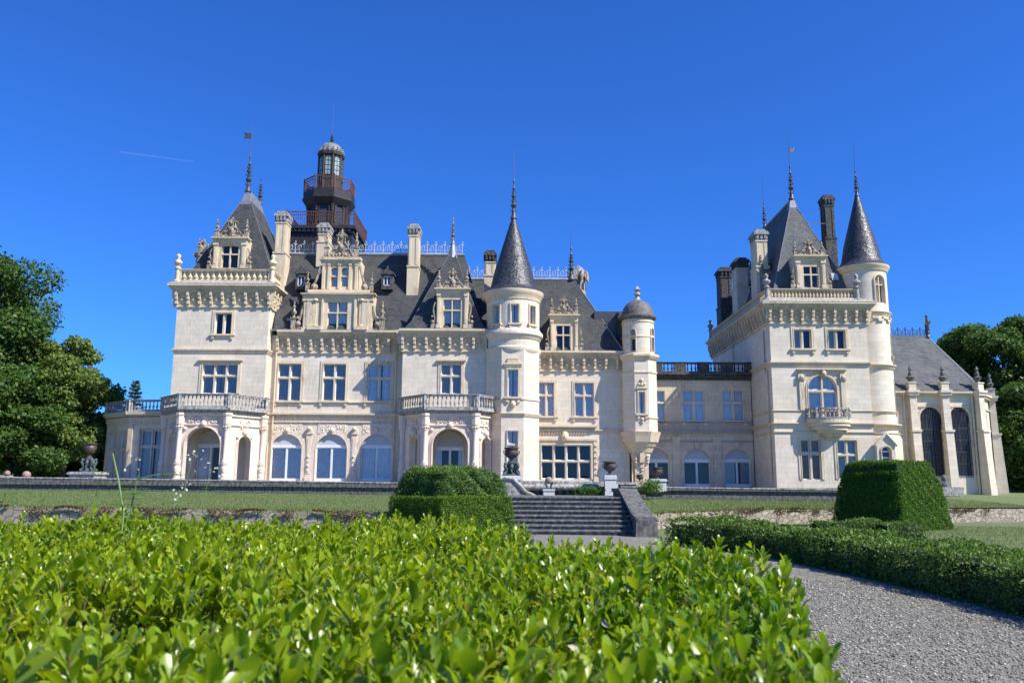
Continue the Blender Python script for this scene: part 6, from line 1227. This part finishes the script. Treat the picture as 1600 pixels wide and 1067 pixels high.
# ------------------------------------------------------------------ trees
def tree(name, x, y, z, H_, crown, label, n, leaf, mat, lean=0, kclump=90, trunk=.45, grp=None, flat=.62):
    t = thing(name, (x, y, z), label, 'tree', grp); m = MB(); m.tube([(x, y, z - .3), (x + lean * .3, y, z + H_ * .3), (x + lean, y, z + H_ * .75)], [trunk, trunk * .75, trunk * .25], 10)
    cl = []
    for (cx_, cy_, cz_, rx, ry, rz, wgt) in crown:
        k = int(kclump * wgt); u = unit(k); u[:, 2] = u[:, 2] * .95 + .05; rad = (.45 + .55 * rg.random(k) ** .5)[:, None]; p = np.array([x + cx_, y + cy_, z + cz_]) + u * rad * np.array([rx, ry, rz]); r = (.16 + .14 * rg.random(k)) * (rx + rz) / 2
        cl += [(p[i], r[i]) for i in range(k)]
    for i in range(0, len(cl), max(1, len(cl) // 26)):
        p = cl[i][0]; b_ = Vector((x + lean * .4, y, z + min(H_ * .6, max(.8, (p[2] - z) * .55)))); q = Vector(p); mid = (b_ + q) / 2 + Vector((0, 0, .5)); m.tube([tuple(b_), tuple(mid), tuple(q)], [trunk * .35, trunk * .2, .04], 6)
    obj('trunk', m, BARK, t); tot = sum(r ** 2 for _, r in cl); C = []; D_ = []; NR = []
    for p, r in cl:
        k = int(n * r * r / tot); u = unit(k); rad = r * (.35 + .65 * rg.random(k) ** .45)[:, None] * (1 + .25 * rg.random((k, 1)) ** 3); C.append(p + u * rad * np.array([1.15, 1.15, flat])); dd = u * .4 + unit(k) * .9; dd[:, 2] -= .2; D_.append(dd); NR.append(u * .8 + unit(k) * .7 + np.array([0, 0, .45]))
    NR = np.concatenate(NR); C = np.concatenate(C); D_ = np.concatenate(D_); keep = C[:, 2] > z + .05; C, D_, NR = C[keep], D_[keep], NR[keep]; ll = leaf * (.6 + .8 * rg.random(len(C))); V, F_ = leafset(C, D_, ll, ll * .62, nrm=NR); fast('crown', V, F_, mat, t)
tree('broadleaf_tree', -42.6, 60, .9, 19.5, [(0, 0, 12.6, 7.2, 6, 6.8, 1.0), (2.6, -1, 5.4, 6.2, 5, 5.6, .8), (-6, 0, 9, 6, 6, 8, .7), (-1, 1, 16.4, 4.4, 4, 3.2, .35), (3.4, 0, 10.5, 3.6, 3.4, 4.0, .45)], 'huge dark green broadleaf tree filling the left edge behind the terrace', 170000, .30, L_TREE, 0, 95, .6, 'trees at the left')
tree('broadleaf_tree', -33.9, 63, .9, 12.5, [(-1, 0, 7.6, 2.9, 3.2, 4.6, .8), (1.4, 0, 5.4, 2.3, 3, 3.6, .5), (-3.5, 1, 9, 2.4, 3, 2.6, .3)], 'lighter olive green tree just left of the chateau beside the huge dark tree', 70000, .27, L_TREE2, .3, 85, .35, 'trees at the left')
tree('broadleaf_tree', -36, 60, .9, 8.0, [(0, 0, 3.6, 3.4, 2.6, 3.8, .7)], 'dark lower tree between the huge tree and the big urn at the left', 36000, .26, L_TREE, 0, 60, .3, 'trees at the left')
tree('broadleaf_tree', -54, 70, .9, 14, [(0, 0, 8, 8, 6, 7, 1)], 'dark tree far behind at the very left edge', 30000, .34, L_TREE, 0, 60, .5, 'trees at the left')
tree('broadleaf_tree', 50.5, 84, .6, 19, [(0, 0, 13.2, 6.0, 5, 4.8, 1.0), (4, -2, 8, 5, 5, 5, .6), (-2.2, -2, 9.2, 3.4, 3, 2.6, .3)], 'tall spreading green tree behind the chapel at the right', 110000, .32, L_TREE, 0, 85, .55, 'trees at the right')
tree('broadleaf_tree', 46.5, 74, .6, 11, [(0, 0, 5.2, 4.0, 3.4, 5.4, 1.0), (3.5, 0, 4, 4, 4, 4.4, .6)], 'dark leafy tree beside the end wall of the chapel', 75000, .28, L_TREE, 0, 85, .4, 'trees at the right')
tree('broadleaf_tree', 57, 78, .6, 13, [(0, 0, 6, 6, 5, 6, 1)], 'dark tree at the right edge behind the lawn', 40000, .32, L_TREE, 0, 70, .4, 'trees at the right')
tree('broadleaf_tree', -43, 74, .8, 6.5, [(0, 0, 2.4, 7.5, 3, 3.4, 1), (6, -2, 2.2, 5.5, 3, 2.6, .6)], 'low dark thicket tree closing the gap under the taller left trees', 60000, .27, L_TREE, 0, 90, .25, 'trees at the left')
tree('broadleaf_tree', 60, 92, .4, 9, [(0, 0, 3.4, 9, 4, 4.4, 1)], 'low dark thicket tree on the far right beyond the lawn', 40000, .3, L_TREE, 0, 90, .25, 'trees at the right')
# contrail
m = MB(); a, b_ = (AX(188, 238, 3000), 3000, AZ(188, 238, 3000)), (AX(301, 252.5, 3000), 3000, AZ(301, 252.5, 3000)); m.tube([a, b_], [3.6, 1.6], 8); cm_, nt_, bb_ = nmat('contrail vapour'); bb_.inputs['Base Color'].default_value = (.8, .85, .9, 1); bb_.inputs['Alpha'].default_value = .05; bb_.inputs['Roughness'].default_value = 1; ct = obj('contrail', m, cm_, org=a); tag(ct, kind='stuff', label='thin pale vapour trail high in the sky at the upper left', cat='contrail')
# distant conifer
x, y = AX(209, 640, 120), 120; zt_ = AZ(209, 596, 120); t = thing('conifer', (x, y, .9), 'small distant dark conifer seen above the left balustrade', 'tree'); m = MB(); m.tube([(x, y, .8), (x, y, zt_)], [.35, .04], 8); obj('trunk', m, BARK, t); C = []; D_ = []
for k in range(26):
    z = zt_ - .2 - k * .52; r = .25 + .16 * k
    for b_ in range(9): a = rg.random() * 6.28; s = rg.random(60); C.append(np.stack([x + math.cos(a) * r * s, y + math.sin(a) * r * s, z - .12 * r * s + .25 * s * s + rg.normal(0, .04, 60)], -1)); dd = unit(60) * .6; dd[:, 0] += math.cos(a); dd[:, 1] += math.sin(a); D_.append(dd)
V, F_ = leafset(np.concatenate(C), np.concatenate(D_), .38, .10); fast('crown', V, F_, L_CON, t)

# ------------------------------------------------------------------ the hedge in the foreground
def nearleaves(base, d, nrm, L, W, fold=.25, bend=.22):
    """rounded evergreen leaves, 13 points each, folded along the midrib"""
    n = len(base); d = d / np.linalg.norm(d, axis=1, keepdims=True); s = np.cross(d, nrm); s /= np.linalg.norm(s, axis=1, keepdims=True) + 1e-9; u = np.cross(s, d); L = L[:, None]; W = W[:, None]
    def P(t, w): return base + d * L * t + u * (-bend * L * t * t * np.sign(bend)) + s * W * w + u * abs(w) * W * fold
    pts = [P(0, 0), P(.3, -.34), P(.3, 0), P(.3, .34), P(.60, -.5), P(.62, 0), P(.60, .5), P(.87, -.38), P(.88, 0), P(.87, .38), P(1.0, 0), P(.12, 0)]
    V = np.stack(pts, 1); k = len(pts); q = np.array([[1, 4, 5, 2], [2, 5, 6, 3], [4, 7, 8, 5], [5, 8, 9, 6]]); t3 = np.array([[11, 1, 2], [11, 2, 3], [7, 10, 8], [8, 10, 9], [0, 1, 11], [0, 11, 3]]); o = (np.arange(n) * k)[:, None, None]
    return V.reshape(-1, 3), [(q[None] + o).reshape(-1, 4), (t3[None] + o).reshape(-1, 3)]
HZ = E - .215
poly = [pz(-120, 816, HZ), pz(0, 812, HZ), pz(400, 812, HZ), pz(640, 816, HZ), pz(760, 832, HZ), pz(850, 849, HZ), pz(1000, 857, HZ), pz(1130, 872, HZ), pz(1243, 898, HZ), pz(1290, 980, HZ), pz(1345, 1067, HZ), pz(1430, 1300, HZ), pz(-350, 1350, HZ)]
def inside(px_, py_, poly):
    r = np.zeros(len(px_), bool); n = len(poly)
    for i in range(n):
        (x1, y1), (x2, y2) = poly[i], poly[(i + 1) % n]; c = ((y1 > py_) != (y2 > py_)) & (px_ < (x2 - x1) * (py_ - y1) / (y2 - y1 + 1e-12) + x1); r ^= c
    return r
HG = thing('evergreen_hedge', (0, 1.8, 0), 'bright glossy green hedge with rounded leaves filling the foreground, slightly out of focus', 'hedge')
n = 21000; xx = rg.uniform(-3.2, 1.1, n); yy = rg.uniform(.3, 4.4, n); k = inside(xx, yy, poly); xx, yy = xx[k], yy[k]; n = len(xx)
ex = np.array([p[0] for p in poly]); hz = HZ - .004 + .016 * (np.sin(xx * 4.1 + yy * 2.3) + np.sin(xx * 1.7 - yy * 5.3)) + rg.normal(0, .019, n)
gap = (np.sin(xx * 9 + 1.3) + np.sin(yy * 11 + xx * 5) + rg.normal(0, .5, n) > .62) & (yy < 1.7); hz -= gap * rg.uniform(.12, .26, n); tall = (rg.random(n) < .08) & ~gap & (yy > 1.3); hz += tall * rg.uniform(.015, .055, n)
low = rg.random(n) < .45; hz -= low * rg.uniform(.05, .20, n)
B, D_, U, Ls, Ws = [], [], [], [], []; stems = MB()
for i in range(n):
    ln = rg.normal(0, .22, 2); ax = np.array([ln[0] + .05, ln[1], 1.0]); ax /= np.linalg.norm(ax); top = np.array([xx[i], yy[i], hz[i]]); K = int(rg.integers(8, 13)); ph = rg.random() * 6.28; e1 = np.cross(ax, [0, 1, 0.]); e1 /= np.linalg.norm(e1); e2 = np.cross(ax, e1); sc_ = .5 + .7 * rg.random()
    for j in range(K):
        t = j / K; a = ph + j * 2.4 + rg.normal(0, .3); out = e1 * math.cos(a) + e2 * math.sin(a); pit = .12 + .74 * t + rg.normal(0, .12); d = ax * math.cos(pit) + out * math.sin(pit)
        B.append(top - ax * (.012 + .085 * t)); D_.append(d); U.append(ax * math.sin(pit) - out * math.cos(pit) * -1 * -1); g = sc_ * (.55 + .45 * min(1, t * 3)); Ls.append(.040 * g * rg.uniform(.8, 1.2)); Ws.append(.0192 * g * rg.uniform(.85, 1.2))
    if i % 2 == 0: stems.tube([tuple(top - ax * .16), tuple(top - ax * .01)], [.0022, .0012], 4)
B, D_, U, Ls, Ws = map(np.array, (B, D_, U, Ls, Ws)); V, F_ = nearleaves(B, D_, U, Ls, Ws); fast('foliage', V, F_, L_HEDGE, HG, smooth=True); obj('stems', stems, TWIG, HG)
n = 9000; xx = rg.uniform(-3.2, 1.1, n); yy = rg.uniform(.3, 4.4, n); k = inside(xx, yy, poly); xx, yy = xx[k], yy[k]; n = len(xx); d = unit(n); d[:, 2] = abs(d[:, 2]); u = unit(n); V, F_ = nearleaves(np.stack([xx, yy, HZ - .10 - .18 * rg.random(n)], -1), d, u, np.full(n, .042), np.full(n, .021)); fast('inner_foliage', V, F_, leafmat('inner hedge leaves', [(0, (.018, .045, .008)), (1, (.045, .10, .014))], .3), HG, smooth=True)  # inner leaves coloured darker, painting the shade in the gaps between shoots
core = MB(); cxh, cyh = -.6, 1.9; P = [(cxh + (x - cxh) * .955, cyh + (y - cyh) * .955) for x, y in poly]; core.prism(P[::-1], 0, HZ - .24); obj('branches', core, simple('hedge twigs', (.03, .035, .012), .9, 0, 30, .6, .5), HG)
n = 340; xx = rg.uniform(-3.2, 1.1, n); yy = rg.uniform(.5, 4.2, n); k = inside(xx, yy, poly); xx, yy = xx[k], yy[k]; n = len(xx); V, F_ = nearleaves(np.stack([xx, yy, HZ - .06 + .025 * rg.random(n)], -1), unit(n), unit(n), np.full(n, .020), np.full(n, .012), .9, .5); tag(fast('withered_leaves', V, F_, DRYL, HG, smooth=True), kind='stuff')
# weeds growing up through the hedge
def weed(x, y, z0, pts, r, leaves, label, flowers=0, grp='wild stems growing out of the hedge'):
    t = thing('wild_stem', (x, y, z0), label, 'weed', grp); m = MB(); P = [(x + a, y + b_, z0 + c) for a, b_, c in pts]; m.tube(P, [r] * (len(P) - 1) + [r * .7], 6); obj('stem', m, simple('green stem', (.16, .24, .06), .6, 0, 30, .2), t); B, D_, U, Ls, Ws = [], [], [], [], []
    for (k, cnt, L, W) in leaves:
        i = min(len(P) - 1, int(k * (len(P) - 1))); j = min(len(P) - 1, i + 1); f = k * (len(P) - 1) - i; p = np.array(P[i]) * (1 - f) + np.array(P[j]) * f
        for q in range(cnt): a = q * 6.28 / cnt + rg.random(); B.append(p); D_.append([math.cos(a), math.sin(a), .25]); U.append([0, 0, 1.]); Ls.append(L * rg.uniform(.8, 1.2)); Ws.append(W)
    if B: V, F_ = nearleaves(np.array(B), np.array(D_, float), np.array(U), np.array(Ls), np.array(Ws)); fast('leaves', V, F_, L_WEED, t, smooth=True)
    if flowers:
        n = flowers; c = np.array(P[-1]) + rg.normal(0, .024, (n, 3)); V, F_ = nearleaves(c, unit(n), unit(n), np.full(n, .014), np.full(n, .009)); tag(fast('flowers', V, F_, PETAL, t), kind='stuff')
    return t
def wat(u, v, y): return AX(u, v, y), AZ(u, v, y)
x, z = wat(191, 757, 3.32); P = [wat(u, v, 3.32) for u, v in ((215, 749), (240, 742), (262, 741), (285, 742))]
weed(x, 3.32, z, [(0, 0, 0)] + [(a - x, 0, b_ - z) for a, b_ in P], .0018, [(.35, 7, .045, .010), (.7, 7, .045, .010), (1, 6, .05, .010)], 'thin leafy runner branching off the bare upright stem', 0)
x, z = wat(193, 800, 3.3); xt, ztp = wat(176, 708, 3.3)
weed(x, 3.3, z - .12, [(0, 0, 0), (0, 0, .12), ((xt - x) * .5, 0, (ztp - z) * .55 + .12), (xt - x, 0, ztp - z + .12)], .004, [(.4, 7, .07, .014), (.5, 5, .06, .012)], 'bare upright green stem in front of the left terrace wall', 0)
x, z = wat(205, 800, 3.4); weed(x, 3.4, z - .12, [(0, 0, 0), (0, 0, .16), (.01, 0, .21)], .003, [(1, 8, .06, .015), (.8, 6, .06, .015), (.6, 6, .05, .013)], 'short leafy wild stem just right of the bare stem', 0)
for u, v, y, f, lab in ((300, 716, 3.5, 12, 'tallest little white flower head in front of the left porch'), (330, 733, 3.5, 9, 'white flower head beside the tallest one, before the porch column'), (283, 768, 3.6, 14, 'low cream flower cluster against the lawn'), (160, 738, 3.4, 0, 'leafy weed tip against the terrace wall at the left'), (218, 738, 3.5, 8, 'weed tip with a reddish bud left of the flower heads'), (8, 772, 3.3, 0, 'leafy weed tip at the left edge of the picture')):
    x, z = wat(u, v, y); z0 = HZ - .05; weed(x - .05, y, z0, [(0, 0, 0), (.02, 0, (z - z0) * .5), (.05, 0, z - z0)], .0016, [(.75, 4, .04, .008)] + ([(1, 9, .055, .013), (.85, 7, .05, .012)] if not f else []), lab, f)

# ------------------------------------------------------------------ sky, sun, contrail
SAZ, SEL = 60, 45.5
SKYC = (.34, .96, 2.18, 1)
sd = Vector((math.sin(R(SAZ)) * math.cos(R(SEL)), -math.cos(R(SAZ)) * math.cos(R(SEL)), math.sin(R(SEL))))
sl = bpy.data.lights.new("sun", 'SUN'); so = bpy.data.objects.new("sun", sl); COL.objects.link(so); sl.energy = 5.0; sl.angle = R(.53); sl.color = (1, .96, .90); so.rotation_euler = sd.to_track_quat('Z', 'Y').to_euler(); so.location = (30, -30, 60)
w = bpy.data.worlds.new("World"); sc.world = w; w.use_nodes = True; nt = w.node_tree; bg = nt.nodes['Background']; sk = nt.nodes.new('ShaderNodeTexSky'); sk.sky_type = 'NISHITA'; sk.sun_disc = False; sk.sun_elevation = R(SEL); sk.sun_rotation = R(180 - SAZ); sk.altitude = 600; sk.air_density = 1.0; sk.dust_density = .15; sk.ozone_density = 3.0
gm = nt.nodes.new('ShaderNodeGamma'); gm.inputs[1].default_value = .95; nt.links.new(sk.outputs[0], gm.inputs[0])
ml = nt.nodes.new('ShaderNodeMix'); ml.data_type = 'RGBA'; ml.blend_type = 'MULTIPLY'; ml.inputs[0].default_value = 1; ml.inputs[7].default_value = SKYC; nt.links.new(gm.outputs[0], ml.inputs[6]); nt.links.new(ml.outputs[2], bg.inputs[0]); bg.inputs[1].default_value = .065
sc.view_settings.view_transform = 'Standard'; sc.view_settings.look = 'None'; sc.view_settings.exposure = .62; sc.view_settings.gamma = 1
